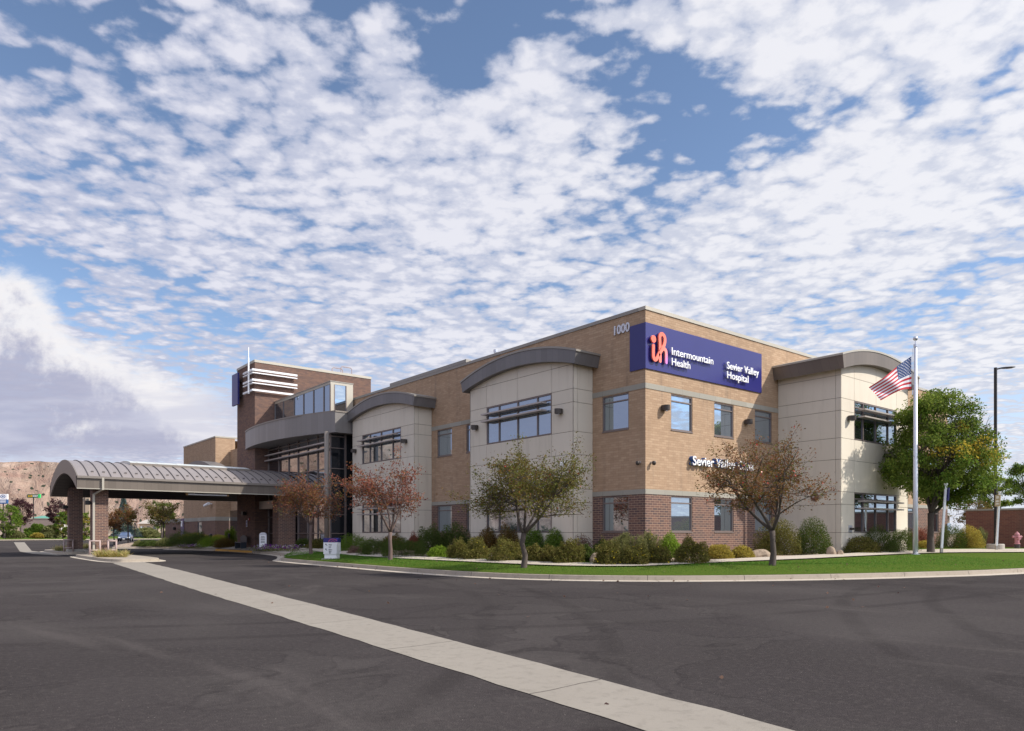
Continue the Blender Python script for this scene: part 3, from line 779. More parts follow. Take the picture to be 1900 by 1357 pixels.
EM = [[(375, 925), (375, 1150), (410, 1215), (450, 1180), (505, 1065), (600, 900), (612, 760), (560, 680), (510, 720), (512, 900), (515, 1240)],
      [(518, 1060), (575, 985), (635, 1050), (643, 1270)]]
for i, e in enumerate(EM):
    P_ = [pt(*q) for q in e]
    stroke(P_, .082, .07, .13+.004*i).build('emblem', MAT['emblem'], S)
mb = MB(); q = pt(373, 782); k = 24
mb.prism([(q[0]+.155*math.cos(2*math.pi*j/k), q[1]+.155*math.sin(2*math.pi*j/k)) for j in range(k)], 'R', -.20, -.13); mb.build('emblem_dot', MAT['emblem'], S)

N = thing('street_number', 'white street number 1000 high on the shaded brick beside the blue sign', 'sign', (0, 1.28, 10.4))
text(N, N, 'digits', '1000', 'L', 0, 1.74, 10.14, .40, .90, MAT['letter_grey'], .03, .025, .03)
K = thing('clinic_sign', 'white and blue raised clinic name letters on the sunlit tan brick behind the small tree', 'sign', (5.2, 0, 4.7))
text(K, K, 'lettering', 'Sevier Valley Clinic', 'R', 0, 2.93, 4.49, .42, 4.85, MAT['letter_white'], .02, .012, .20)
text(K, K, 'letter_sides', 'Sevier Valley Clinic', 'R', 0, 2.93, 4.49, .42, 4.85, MAT['letter_blue_edge'], .18, .012, .01)

# ---- brick stair tower
XT, YT = -3.42, 36.8
T = thing('brick_tower', 'tall dark red brick tower with white metal bars at its corner, behind the glass lobby', 'tower', (XT, YT, 0))
mb = MB(); mb.box(XT, 6.7, YT, 40.95, -.2, 14.90); mb.build('wall', MAT['dark_brick'], T)
mb = MB(); mb.box(XT-.04, 6.74, YT-.04, 40.99, 14.90, 15.10); mb.build('coping', MAT['coping_metal'], T)
for z1, z0 in ((14.32, 14.17), (14.05, 13.97), (13.53, 13.38), (13.25, 13.17), (12.73, 12.59)):
    mb = MB(); mb.prism([(XT-.30, 38.7), (XT-.30, YT-.30), (-.08, YT-.30), (-.08, YT-.18), (XT-.18, YT-.18), (XT-.18, 38.7)], 'Z', z0, z1)
    mb.build('metal_bar', MAT['white_metal'], T)
mb = MB(); mb.box(XT-.46, XT-.36, 37.0, 37.10, 12.4, 15.2); mb.box(XT-.44, XT-.38, 37.02, 37.08, 15.2, 16.05); mb.build('mast', MAT['white_metal'], T)
mb = MB()
for dx in (0.0,): 
    for (xa, xb, h) in ((3.2, 4.15, .42), (4.0, 5.0, .62)):
        mb.tube([(xa, YT+.25, 15.05), (xa, YT+.25, 15.05+h-.1), (xa+.1, YT+.25, 15.05+h), (xb-.1, YT+.25, 15.05+h), (xb, YT+.25, 15.05+h-.1), (xb, YT+.25, 15.05)], .035, 6)
mb.build('roof_ladder_rail', MAT['pink_rail'], T)
s = thing('tower_sign', 'narrow dark blue vertical sign panel high on the shaded side of the brick tower', 'sign', (XT, 39.9, 13.1))
mb = MB(); mb.box(XT-.50, XT-.36, 39.35, 40.75, 11.9, 14.45); mb.build('sign_panel', MAT['sign_blue'], s)
for z_ in (12.6, 13.8):
    mb = MB(); mb.box(XT-.36, XT-.002, 39.8, 40.3, z_, z_+.2); mb.build('bracket', MAT['lamp_metal'], s)

# ---- glass lobby with the curved fascia
G = thing('glass_lobby', 'glazed entrance lobby under a curved metal fascia, between brick tower and cream bay', 'building', (-2.36, 25.4, 0))
gx, gy = -2.36, 25.42
mb = MB(); mb.box(gx+.02, gx+.06, gy, 36.79, .2, 8.3); mb.build('glass_wall', MAT['lobby_glass'], G)
mb = MB(); mb.box(gx+.06, -.01, gy+.02, gy+.06, .2, 8.3); mb.build('side_glass', MAT['shaded_glass'], G)
mb = MB(); ys = [36.75, 34.55, 32.58, 30.84, 29.13, 27.43, 25.90]
for y in ys: mb.box(gx-.05, gx+.02, y-.03, y+.03, .2, 8.3)
for z in (.25, 1.45, 2.72, 4.85, 5.83, 7.21, 8.0): mb.box(gx-.045, gx+.02, gy, 36.79, z-.03, z+.03)
for z in (.25, 1.45, 2.72, 4.85, 5.83, 7.21, 8.0): mb.box(gx+.02, -1.2, gy-.045, gy+.02, z-.03, z+.03)
mb.box(-1.35, -1.22, gy-.06, gy+.02, .2, 8.3)
mb.box(gx-.05, gx+.02, gy-.05, gy+.02, .2, 8.3)
mb.build('mullion', MAT['window_frame'], G)
for z in (7.55, 7.15):
    mb = MB(); mb.box(gx-.40, gx-.06, 25.6, 36.6, z-.04, z+.04); mb.build('sunshade', MAT['shade_metal'], G)
def arc3(p0, p1, p2, n=36):
    ax, ay = p0; bx, by = p1; cx2, cy2 = p2
    d = 2*(ax*(by-cy2)+bx*(cy2-ay)+cx2*(ay-by))
    ux = ((ax*ax+ay*ay)*(by-cy2)+(bx*bx+by*by)*(cy2-ay)+(cx2*cx2+cy2*cy2)*(ay-by))/d
    uy = ((ax*ax+ay*ay)*(cx2-bx)+(bx*bx+by*by)*(ax-cx2)+(cx2*cx2+cy2*cy2)*(bx-ax))/d
    r = math.hypot(ax-ux, ay-uy); a0 = math.atan2(ay-uy, ax-ux); a1 = math.atan2(cy2-uy, cx2-ux); am = math.atan2(by-uy, bx-ux)
    def un(a, b):
        while a < b-math.pi: a += 2*math.pi
        while a > b+math.pi: a -= 2*math.pi
        return a
    am = un(am, a0); a1 = un(a1, am)
    return [(ux+r*math.cos(a0+(a1-a0)*i/n), uy+r*math.sin(a0+(a1-a0)*i/n)) for i in range(n+1)]
fa = arc3((-2.40, 24.62), (-4.10, 32.3), (-3.60, 38.45))
plan = fa+[(XT+.01, 38.45), (XT+.01, YT+.01), (-.02, YT+.01), (-.02, 24.62)]
mb = MB(); mb.prism(plan, 'Z', 8.17, 9.52); fs_ = mb.build('fascia', MAT['lobby_fascia'], G)
ctr = np.array([-1.5, 31.5])
mb = MB()
big = [(x+(.04 if x > -.1 else -.04 if x < XT else 0), y-(.04 if y < 24.7 else 0)) for x, y in plan]
mb.prism(big, 'Z', 9.52, 9.62); mb.build('fascia_cap', MAT['plain_metal'], fs_, root=G)
mb = MB(); mb.tube([(-2.95, 24.15+.55, .2), (-2.95, 24.70, 8.17)], .16, 20); mb.build('column', MAT['plain_metal'], G, smooth=True)
# clerestory
bx0, bx1, by0 = -1.85, -.16, 26.5
mb = MB(); mb.box(bx0, bx1, by0, YT, 9.62, 9.78); mb.box(bx0, bx1, by0, YT, 11.74, 11.92); mb.box(bx0, bx0+.27, by0, by0+.10, 9.78, 11.74)
mb.box(bx0+1.20, bx1, by0, by0+.10, 9.78, 11.74); mb.build('clerestory_wall', MAT['coping_metal'], G)
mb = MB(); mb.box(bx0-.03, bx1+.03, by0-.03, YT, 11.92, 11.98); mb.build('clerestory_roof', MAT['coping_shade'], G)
mb = MB(); mb.box(bx0+.03, bx0+.07, by0+.11, YT, 9.78, 11.74); mb.box(bx0+.27, bx0+1.20, by0+.03, by0+.07, 9.78, 11.74); mb.box(bx1-.1, bx1, by0+.1, YT, 9.78, 11.74)
mb.build('clerestory_glass', MAT['tinted_glass'], G)
mb = MB()
for px in (509.8, 525, 545.5, 563, 581.5, 600.5):
    y = onx(px, 0, bx0)[0]; m2_ = MB(); m2_.box(bx0-.02, bx0+.03, y-.035, y+.035, 9.78, 11.74); m2_.build('clerestory_mullion', MAT['window_frame'], G)
mb.box(bx0-.02, bx0+.02, by0, by0+.12, 9.78, 11.74); mb.box(bx0+.27, bx0+.32, by0-.02, by0+.03, 9.78, 11.74); mb.box(bx0+1.14, bx0+1.20, by0-.02, by0+.03, 9.78, 11.74)
mb.build('clerestory_mullion', MAT['window_frame'], G)
# entry pier, lintel and doors
e0 = ony(516.1, 0, 31.2)[0]
mb = MB(); mb.box(e0, -2.42, 31.2, 32.3, .1, 4.3); mb.build('entry_pier', MAT['brown_brick'], G)
mb = MB(); mb.box(-3.1, -2.45, 32.3, YT-.02, 3.35, 3.95); mb.build('door_lintel', MAT['shade_metal'], G)
for k in range(2):
    y0 = 32.6+k*1.2
    mb = MB(); mb.box(gx-.11, gx-.06, y0, y0+.08, .3, 2.7); mb.box(gx-.11, gx-.06, y0+1.05, y0+1.13, .3, 2.7); mb.box(gx-.11, gx-.06, y0+.08, y0+1.05, 2.6, 2.7); mb.box(gx-.11, gx-.06, y0+.08, y0+1.05, 1.35, 1.45); mb.box(gx-.11, gx-.06, y0+.08, y0+1.05, .3, .5)
    dr = mb.build('entrance_door', MAT['dark_frame'], G)
    mb = MB(); mb.box(gx-.16, gx-.12, y0+.9, y0+.94, 1.1, 1.7); mb.build('handle', MAT['silver_metal'], dr, root=G)

# ---- drive-through canopy
CN = thing('entrance_canopy', 'long barrel-roofed metal drive-through canopy on brick pillars', 'canopy', (-15.5, 36.1, 0))
cx0, cx1, cy0, cy1 = -16.47, -2.45, 30.03, 42.2
outer = circ_arc(cy0, cy1, 4.88, 6.28, 40); inner = circ_arc(cy0+.25, cy1-.25, 4.18, 5.42, 40)
mb = MB(); mb.band(outer, inner, 'L', cx0+.06, cx1)
for (a, b) in ((cy0, cy0+.24), (cy1-.24, cy1)): mb.box(cx0+.06, cx1, a, b, 4.20, 4.87)
cr_ = mb.build('roof', MAT['roof_metal'], CN)
mb = MB(); mb.band(circ_arc(cy0-.02, cy1+.02, 4.90, 6.31, 40), inner, 'L', cx0, cx0+.06); mb.box(cx0, cx0+.06, cy0-.02, cy0+.26, 4.19, 4.9); mb.box(cx0, cx0+.06, cy1-.26, cy1+.02, 4.19, 4.9)
mb.build('end_fascia', MAT['plain_metal'], CN)
for (a, b) in ((cy0-.03, cy0), (cy1, cy1+.03)):
    mb = MB(); mb.box(cx0, cx1, a, b, 4.18, 4.80); mb.build('side_fascia', MAT['bronze_fascia'], CN)
for (a, b) in ((cy0-.05, cy0+.2), (cy1-.2, cy1+.05)):
    mb = MB(); mb.box(cx0, cx1, a, b, 4.14, 4.19); mb.build('lower_trim', MAT['coping_metal'], CN)
mb = MB(); mb.box(cx0, cx1, cy0-.15, cy0-.031, 4.78, 4.92); mb.build('gutter', MAT['plain_metal'], CN)
sof = circ_arc(cy0+.3, cy1-.3, 4.17, 5.40, 40)
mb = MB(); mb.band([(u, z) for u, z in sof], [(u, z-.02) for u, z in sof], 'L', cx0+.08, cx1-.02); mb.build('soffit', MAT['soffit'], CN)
x = cx0+.62
while x < cx1-.2:
    mb = MB(); so_ = circ_arc(cy0, cy1, 4.885, 6.285, 32); s1_ = circ_arc(cy0-.01, cy1+.01, 4.93, 6.335, 32)
    mb.band(s1_, so_, 'L', x-.013, x+.013); mb.build('roof_seam', MAT['seam_rib'], cr_, root=CN)
    ya = cy0+.75; mb = MB(); za = arc_z(outer, ya); mb.box(x+.24, x+.38, ya, ya+.06, za, za+.09); mb.build('snow_guard', MAT['seam_rib'], cr_, root=CN)
    x += .615
sa = circ_arc(33.4, 38.8, 6.17, 6.46, 16); sb_ = circ_arc(33.4, 38.8, 5.95, 6.24, 16)
mat('skylight_skin', lambda g, p: setp(g, p, g.mix(g.m('LESS_THAN', g.m('FRACT', g.m('DIVIDE', g.sep(pos(g))[0], 1.25)), .03), (.55, .58, .56), (.22, .22, .21)), .35))
mb = MB(); mb.band(sa, sb_, 'L', -12.9, -5.0); sk = mb.build('ridge_skylight', MAT['skylight_skin'], CN)
mb = MB(); mb.box(-12.95, -4.95, 33.33, 33.40, 5.95, 6.16); mb.build('skylight_curb', MAT['plain_metal'], sk, root=CN)
for (y0, y1) in ((30.83, 31.73), (40.24, 41.14)):
    mb = MB(); mb.box(-15.52, -14.66, y0, y1, .32, 4.9); pl = mb.build('pillar', MAT['brown_brick'], CN)
    mb = MB(); mb.box(-15.60, -14.58, y0-.08, y1+.08, -.02, .32); mb.build('pillar_base', MAT['plain_concrete'], pl, root=CN, bevel=.02)
dx = ony(187, 0, 30.6)[0]
mb = MB(); mb.box(dx-.06, dx+.06, cy0-.17, cy0-.05, 4.1, 4.85); mb.tube([(dx, cy0-.11, 4.15), (dx-.35, 30.76, 3.85)], .06, 8); mb.box(dx-.42, dx-.30, 30.70, 30.82, .35, 3.9)
mb.build('downspout', MAT['coping_metal'], CN)
for y0, txt in ((31.28, 'black box lamp on the left face of the near canopy pillar'), (40.69, 'black box lamp on the left face of the shaded far canopy pillar')):
    zc = 3.35
    root = thing('pillar_lamp', txt, 'wall lamp', (-15.52, y0, zc), 'lamps on the canopy pillars')
    mb = MB(); mb.box(-15.86, -15.60, y0-.14, y0+.14, zc-.13, zc+.13); mb.build('lamp_shade', MAT['black_metal'], root, bevel=.02)
    mb = MB(); mb.box(-15.60, -15.522, y0-.07, y0+.07, zc-.07, zc+.07); mb.build('arm', MAT['black_metal'], root)
a = ony(345, 914, 30.45); b = ony(424, 917, 30.45)
root = thing('strip_light', 'long white fluorescent strip light hung under the canopy eave', 'light fixture', ((a[0]+b[0])/2, 30.45, 4.0))
mb = MB(); mb.box(a[0]+.1, b[0]-.1, 30.38, 30.50, 3.98, 4.09); mb.build('diffuser', MAT['white_metal'], root, bevel=.02)
mb = MB()
for q in (a[0], b[0]-.12): mb.box(q, q+.12, 30.37, 30.51, 3.97, 4.10)
mb.box(a[0]+.5, a[0]+.54, 30.42, 30.46, 4.09, 4.15); mb.box(b[0]-.54, b[0]-.5, 30.42, 30.46, 4.09, 4.15)
mb.build('end_cap', mat('tan_cap', lambda g, p: setp(g, p, (.45, .28, .12), .6)), root)
def rail(x, y, w, h, ax, label):
    root = thing('guard_rail', label, 'guard rail', (x, y, .1), 'pipe guard rails round the canopy pillars')
    r = .055
    def Pq(u, z): return (x+u, y, z) if ax == 'x' else (x, y+u, z)
    for q_ in (0, w):
        mb = MB(); mb.tube([Pq(q_, .05), Pq(q_, h)], r, 10); mb.build('post', MAT['pink_rail'], root, smooth=True)
    for q_, e_ in ((h, r), (h*.42, 0)):
        mb = MB(); mb.tube([Pq(-e_, q_), Pq(w+e_, q_)], r*.97, 10); mb.build('rail', MAT['pink_rail'], root, smooth=True)
rail(-15.72, 30.55, .55, .98, 'x', 'pink pipe guard rail at the left corner of the near pillar')
rail(-14.72, 30.55, .45, .98, 'x', 'pink pipe guard rail at the right corner of the near pillar, beside the downspout')
rail(-15.85, 40.1, .55, .98, 'x', 'pipe guard rail at the foot of the shaded far pillar')

# ---- far wing
fx, fy = dep(399.6, 81); fl = onx(340.6, 0, fx)[0]
def fz(px, py, x=None): return onx(px, py, fx)[1]
ztop = fz(399.6, 809.1); zb = fz(399.6, 962); zb1 = fz(399.6, 959)
W = thing('far_wing', 'plain tan brick wing with brown brick base, left of the tower behind the canopy', 'building', (fx, fy, 0))
xe = ony(436, 0, fy)[0]
mb = MB(); wall_face(mb, 'L', fx, fy, fl, zb1, ztop-.15); wall_face(mb, 'R', fy, fx, xe, zb1, ztop-.15)
mb.quad((fx, fl, -.2), (12, fl, -.2), (12, fl, ztop-.15), (fx, fl, ztop-.15)); mb.quad((fx, fy, ztop-.4), (12, fy, ztop-.4), (12, fl, ztop-.4), (fx, fl, ztop-.4)); mb.quad((12, fy, 0), (12, fl, 0), (12, fl, ztop-.15), (12, fy, ztop-.15)); mb.build('upper_wall', MAT['tan_brick'], W)
wy = [onx(p, 0, fx)[0] for p in (336.5, 341.5, 366.5, 374)]
fh = [(wy[3], wy[2], .6, zb-.15)]
mb = MB(); wall_face(mb, 'L', fx, fy, fl+9, -.2, zb-.25, fh); wall_face(mb, 'R', fy, fx, xe, -.2, zb-.25); mb.quad((fx, fl+9, -.2), (12, fl+9, -.2), (12, fl+9, zb-.25), (fx, fl+9, zb-.25)); mb.build('lower_wall', MAT['brown_brick'], W)
mb = MB(); mb.box(fx-.03, fx+.1, fy-.03, fl+9, zb-.25, zb1); mb.box(fx+.1, xe, fy-.03, fy, zb-.25, zb1); mb.box(fx, 12, fl, fl+9, zb-.2, zb1-.02); mb.build('stone_band', MAT['cast_stone'], W)
mb = MB(); mb.box(fx-.04, fx+.3, fy-.04, fl, ztop-.15, ztop); mb.box(fx+.3, 12, fy-.04, fy+.3, ztop-.15, ztop); mb.box(fx, 12, fl-.3, fl, ztop-.14, ztop-.01); mb.build('coping', MAT['coping_metal'], W)
window(W, W, 'L', fx, wy[3], wy[2], .6, zb-.3, glass='tinted_glass', trans=0)
# recessed glazed link between wing and tower
lx0 = xe
mb = MB(); mb.box(fx+2.6, 9, 50, 50.1, 0, 9.9); mb.build('link_wall', MAT['dark_frame'], W)
lk = MB(); lk.box(fx+1.6, fx+2.2, 41.0, 63.5, 4.0, ztop-1.5); lk.build('link_upper_wall', MAT['tan_brick'], W)
lk = MB(); lk.box(fx+1.55, fx+1.6, 41.0, 63.5, 0, 4.0); lk.build('link_glass', MAT['lobby_glass'], W)
# arched porch of the far wing
pa = onx(331, 866, fx-1.6); pb = onx(392, 868, fx-1.6)
ya, yb_ = pb[0], pa[0]; zt = onx(372, 853, fx-1.6)[1]
P_ = thing('porch_roof', 'small arched metal porch roof against the far tan wing, seen above the canopy', 'porch roof', (fx, (ya+yb_)/2, 0))
o1 = circ_arc(ya, yb_, pa[1]-.9, zt, 24); i1 = circ_arc(ya+.3, yb_-.3, pa[1]-1.2, zt-.8, 24)
mb = MB(); mb.band(o1, i1, 'L', fx-1.6, fx-.01); mb.build('roof', MAT['grey_fascia'], P_)
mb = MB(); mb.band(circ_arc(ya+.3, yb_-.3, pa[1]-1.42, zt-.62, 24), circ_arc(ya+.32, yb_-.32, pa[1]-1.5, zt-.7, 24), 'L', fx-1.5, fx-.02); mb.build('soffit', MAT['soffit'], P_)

# ------------------------------------------------------------------ site
def catmull(P, step=.5, closed=False):
    P = [np.array(p, float) for p in P]; out = []
    Q = [2*P[0]-P[1]]+P+[2*P[-1]-P[-2]]
    for i in range(len(P)-1):
        p0, p1, p2, p3 = Q[i:i+4]; n = max(2, int(np.linalg.norm(p2-p1)/step))
        for t in np.linspace(0, 1, n, endpoint=False): out.append(.5*((2*p1)+(-p0+p2)*t+(2*p0-5*p1+4*p2-p3)*t*t+(-p0+3*p1-3*p2+p3)*t**3))
    out.append(P[-1]); return np.array(out)
def offset(L, d):                                    # to the left of travel for d>0
    T = np.gradient(L, axis=0); T /= np.linalg.norm(T, axis=1)[:, None]+1e-9
    return L+np.stack([-T[:, 1], T[:, 0]], 1)*d
def polydist(p, L):
    a = L[:-1]; b = L[1:]; ab = b-a; t = np.clip(((p-a)*ab).sum(1)/((ab**2).sum(1)+1e-12), 0, 1)
    return float(np.min(np.linalg.norm(p-(a+ab*t[:, None]), axis=1)))
PAN = .42
edge_pts = [(70, -14.5), (40, -14.2), (20, -13.2), (7.1, -11.5), (2.0, -10.2), (-2.6, -8.45), (-6.3, -6.2), (-8.6, -3.6), (-9.65, -.6), (-9.95, 4.0), (-9.85, 9.0), (-9.75, 13.5),
            (-9.5, 16.6), (-9.15, 17.9), (-8.6, 19.0), (-7.6, 21.3), (-6.3, 24.8), (-5.6, 28.5), (-5.25, 32.0), (-5.1, 38.0), (-5.3, 43.5), (-6.2, 47.0)]
hed = [gnd(330, 1017.8), gnd(268, 1018.0), gnd(205, 1018.2)]
edge_pts += [(-7.0, 50.0), hed[0], hed[1], hed[2]]
edge = catmull(edge_pts, .45)
kf = offset(edge, -PAN)          # kerb face (building side is to the right of travel)
kb = offset(edge, -PAN-.16)
def terrain(x, y):
    d = polydist(np.array((x, y)), kb[::3])
    L = 4.2-2.2*min(1, max(0, (y-20)/9.0))
    return .15+.42*(1-math.exp(-d/L))
def gt(px, py):
    """point where the sight line meets the rising ground"""
    r = ray(px); k = (py-HZ_)/F_
    def h(Y): x, y = CAMX+Y*r[0], CAMY+Y*r[1]; return (EYE-k*Y)-(terrain(x, y) if inside_kerb(x, y) else .0)
    lo_, hi = 8.0, 120.0; Y = lo_; step = 1.0
    while Y < hi and h(Y) > 0: Y += step
    a_, b_ = Y-step, Y
    for _ in range(18):
        m_ = (a_+b_)/2
        if h(m_) > 0: a_ = m_
        else: b_ = m_
    Y = (a_+b_)/2; x, y = CAMX+Y*r[0], CAMY+Y*r[1]; return x, y, terrain(x, y)
def inside_kerb(x, y):
    i = int(np.argmin((kb[:, 0]-x)**2+(kb[:, 1]-y)**2)); i = max(1, min(len(kb)-2, i)); t = kb[i+1]-kb[i-1]; d = np.array((x, y))-kb[i]
    return t[0]*d[1]-t[1]*d[0] < 0

def strip(mb, A, B_, mi=0, uvs=None):
    n = len(A); b = len(mb.v)
    mb.v += [tuple(a) for a in A]+[tuple(a) for a in B_]
    for i in range(n-1): mb.f.append([b+i, b+i+1, b+n+i+1, b+n+i]); mb.mi.append(mi)
def with_uv(o, fn):
    me = o.data; uv = me.uv_layers.new(name='UVMap'); O = ORG.get(o.name, (0, 0, 0))
    for l in me.loops:
        v = me.vertices[l.vertex_index].co; uv.data[l.index].uv = fn(v.x+O[0], v.y+O[1])
def arclen_uv(L):
    s = np.concatenate([[0], np.cumsum(np.linalg.norm(np.diff(L, axis=0), axis=1))])
    def fn(x, y): return (float(s[np.argmin((L[:, 0]-x)**2+(L[:, 1]-y)**2)]), 0)
    return fn
def z3(L, z): return [(p[0], p[1], z) for p in L]
def kerb(L, side=-1, name='kerb', pan=PAN, closed=False):
    k0 = offset(L, side*pan); k1 = offset(L, side*(pan+.03)); k2 = offset(L, side*(pan+.16))
    mb = MB(); strip(mb, z3(k0, 0.012), z3(k1, .145)); strip(mb, z3(k1, .145), z3(offset(L, side*(pan+.05)), .155)); strip(mb, z3(offset(L, side*(pan+.05)), .155), z3(k2, .155)); strip(mb, z3(k2, .155), z3(k2, -.05))
    o = mb.build(name, MAT['kerb_concrete']); tag(o, kind='structure'); with_uv(o, arclen_uv(k0))
    mb = MB(); strip(mb, z3(L, .010), z3(k0, .004+.010)); strip(mb, z3(L, .010), z3(L, -.03))
    o = mb.build('gutter_pan', MAT['pan_concrete']); tag(o, kind='structure'); with_uv(o, arclen_uv(L))
kerb(edge)

# ground and asphalt
mb = MB()
g_ = 9000
mb.quad((-g_, -g_, -.30), (g_, -g_, -.30), (g_, g_, -.30), (-g_, g_, -.30)); o = mb.build('ground', MAT['desert']); tag(o, kind='structure')
farL = dep(-260, 148); farR = dep(345, 196)
mb = MB()
quadp = [(-140, -120), (120, -120), (120, 30), (farR[0]+4, farR[1]+4), (farL[0], farL[1]), (-140, 80)]
mb.prism(quadp, 'Z', -.29, 0.0); o = mb.build('parking_lot', MAT['asphalt']); tag(o, kind='structure')

# building-side ground: grid that follows the kerb, rising towards the walls
def fan(name, inner, outer, n, material, dz=0.0, zf=None, flat=None, closep=None):
    """sheet between two polylines of equal length"""
    mb = MB(); rows = []
    for j in range(n+1):
        t = j/n; L = inner*(1-t)+outer*t
        rows.append([(p[0], p[1], terrain(p[0], p[1])+dz) for p in L])
    b = 0
    for r in rows: mb.v += r
    k = len(inner)
    for j in range(n):
        for i in range(k-1): mb.f.append([j*k+i, j*k+i+1, (j+1)*k+i+1, (j+1)*k+i]); mb.mi.append(0)
    o = mb.build(name, material, smooth=True); tag(o, kind='structure'); return o
def resample(L, n):
    L = np.array(L, float); s = np.concatenate([[0], np.cumsum(np.linalg.norm(np.diff(L, axis=0), axis=1))])
    t = np.linspace(0, s[-1], n); return np.stack([np.interp(t, s, L[:, i]) for i in (0, 1)], 1)
# planting-bed / gravel base under everything on the building side
kin = resample(kb, 260)
wallside = resample([(70, 12), (26.5, 8), (10, 6), (3, 3), (3, 20), (3, 30), (3, 45), (12, 75), (12, 90)], 260)
bed = fan('planting_bed', kin, wallside, 26, MAT['gravel'], -.012)

near_px = [(545, 1020.0), (577, 1022.5), (631.6, 1030.2), (739, 1037.8), (860, 1044.0), (967, 1049.3), (1051, 1052.2), (1130, 1053), (1210, 1052.0), (1348, 1045.3), (1500, 1038.7), (1600, 1033.5), (1689, 1029.2), (1773, 1027), (1900, 1026.2), (2100, 1026)]
far_px = [(545, 1017), (577, 1018.5), (631.6, 1023.6), (739, 1032.4), (860, 1038.0), (967, 1043.0), (1051, 1046.2), (1130, 1047.6), (1210, 1046.8), (1348, 1039.8), (1500, 1032.3), (1600, 1027.5), (1693, 1022), (1790, 1020.6), (1900, 1020.0), (2100, 1020)]
near = catmull([gt(*p)[:2] for p in near_px], .6); far = catmull([gt(*p)[:2] for p in far_px], .6)
nn = resample(near, 150); ff = resample(far, 150)
walk = fan('sidewalk', nn, ff, 4, MAT['walk_concrete'], .055)
with_uv(walk, arclen_uv((nn+ff)/2))
# lawn between kerb and sidewalk
i0 = int(np.argmin(np.linalg.norm(kb-np.array((60, -13)), axis=1))); i1 = int(np.argmin(np.linalg.norm(kb-np.array((-8.35, 18.4)), axis=1)))
lk_ = resample(kb[i0:i1+1], 200)
ln_ = resample(near[::-1], 200)
tip = np.array([gt(545, 1025)[:2]])
lo_ = ln_
lawn = fan('lawn', lk_, lo_, 14, MAT['lawn'], .012)
# strip of lawn behind the sidewalk on the right
bl = catmull([gt(*p)[:2] for p in [(1315, 1040.8), (1400, 1036.4), (1500, 1031.5), (1600, 1024.5), (1700, 1018), (1790, 1014), (1860, 1012.5), (1900, 1012), (2100, 1012)]], .6)
fr = catmull([gt(*p)[:2] for p in [(1315, 1041.3), (1400, 1037.2), (1500, 1032.4), (1600, 1027.5), (1693, 1022), (1790, 1020.6), (1860, 1020.2), (1900, 1020.0), (2100, 1020)]], .6)
lawn2 = fan('lawn', resample(fr, 60), resample(bl, 60), 4, MAT['lawn'], .014)
# entrance plaza paving with the painted kerb
pz = [(-8.0, 19.8), (-6.9, 22.5), (-5.7, 25.5), (-5.0, 28.5), (-4.65, 32), (-4.5, 38), (-4.7, 43.4), (-5.3, 46)]
pz0 = resample([(offset(edge, -PAN-.17)[k][0], offset(edge, -PAN-.17)[k][1]) for k in range(len(edge)) if 19.3 < edge[k][1] < 46.5 and edge[k][0] > -9 and edge[k][0] < -4], 60)
pz1 = resample([(-4.6, 21.5), (-3.3, 24.4), (-2.2, 25.6), (-2.2, 31), (-2.0, 37), (-2.0, 42), (-1.5, 46.5)], 60)
plaza = fan('entrance_paving', pz0, pz1, 8, MAT['walk_concrete'], .022); with_uv(plaza, arclen_uv(pz0))
ys = [k for k in range(len(edge)) if 33.6 < edge[k][1] < 42.5 and edge[k][0] > -8]
e2 = edge[ys]
mb = MB(); strip(mb, z3(offset(e2, -PAN+.004), .014), z3(offset(e2, -PAN-.026), .150)); strip(mb, z3(offset(e2, -PAN-.026), .150), z3(offset(e2, -PAN-.16), .160)); strip(mb, z3(offset(e2, -.03), .016), z3(offset(e2, -PAN+.004), .018))
yk = mb.build('painted_kerb', MAT['yellow_paint']); tag(yk, kind='structure')

# concrete valley gutter across the asphalt
lo = np.array([(-16.45, 19.6), (-17.25, 10), (-18.1, 0.0), (-18.72, -8.0), (-19.25, -14.6), (-19.62, -19.0), (-20.0, -24)])
up = np.array([(-14.95, 19.9), (-15.75, 10), (-16.75, 0.0), (-17.50, -7.4), (-18.12, -13.3), (-18.57, -17.4), (-19.2, -24)])
lo = resample(lo, 90); up = resample(up, 90)
jig = np.random.RandomState(3)
lo[:, 0] += jig.normal(0, .010, 90); up[:, 0] += jig.normal(0, .010, 90)
mb = MB(); strip(mb, z3(lo, .006), z3(lo*.5+up*.5, .004)); strip(mb, z3(lo*.5+up*.5, .004), z3(up, .006))
vg = mb.build('valley_gutter', MAT['gutter_concrete']); tag(vg, kind='structure'); with_uv(vg, arclen_uv((lo+up)/2))
# canopy islands
def island(cx_, cy_, rx, ry, name_l):
    a = np.linspace(0, 2*math.pi, 64); L = np.stack([cx_+rx*np.sign(np.cos(a))*np.abs(np.cos(a))**.45, cy_+ry*np.sign(np.sin(a))*np.abs(np.sin(a))**.45], 1)
    kerb(L, side=1, name='kerb', pan=.3)
    top = offset(L, .44); mb = MB(); mb.add(z3(top[:-1], .152), [tuple(range(len(top)-1))]); o = mb.build('island_paving', MAT['kerb_concrete']); tag(o, kind='structure')
    return L
island(-15.1, 26.6, 1.65, 6.6, 'near')
island(-15.1, 43.2, 1.55, 6.0, 'far')
g0 = gnd(36.5, 1023.7); g1 = gnd(58.6, 1022.6); g2 = gnd(25.4, 1006.5); g3 = gnd(45.3, 1006.5)
mb = MB(); mb.quad((g0[0], g0[1], .007), (g1[0], g1[1], .007), (g3[0], g3[1], .007), (g2[0], g2[1], .007))
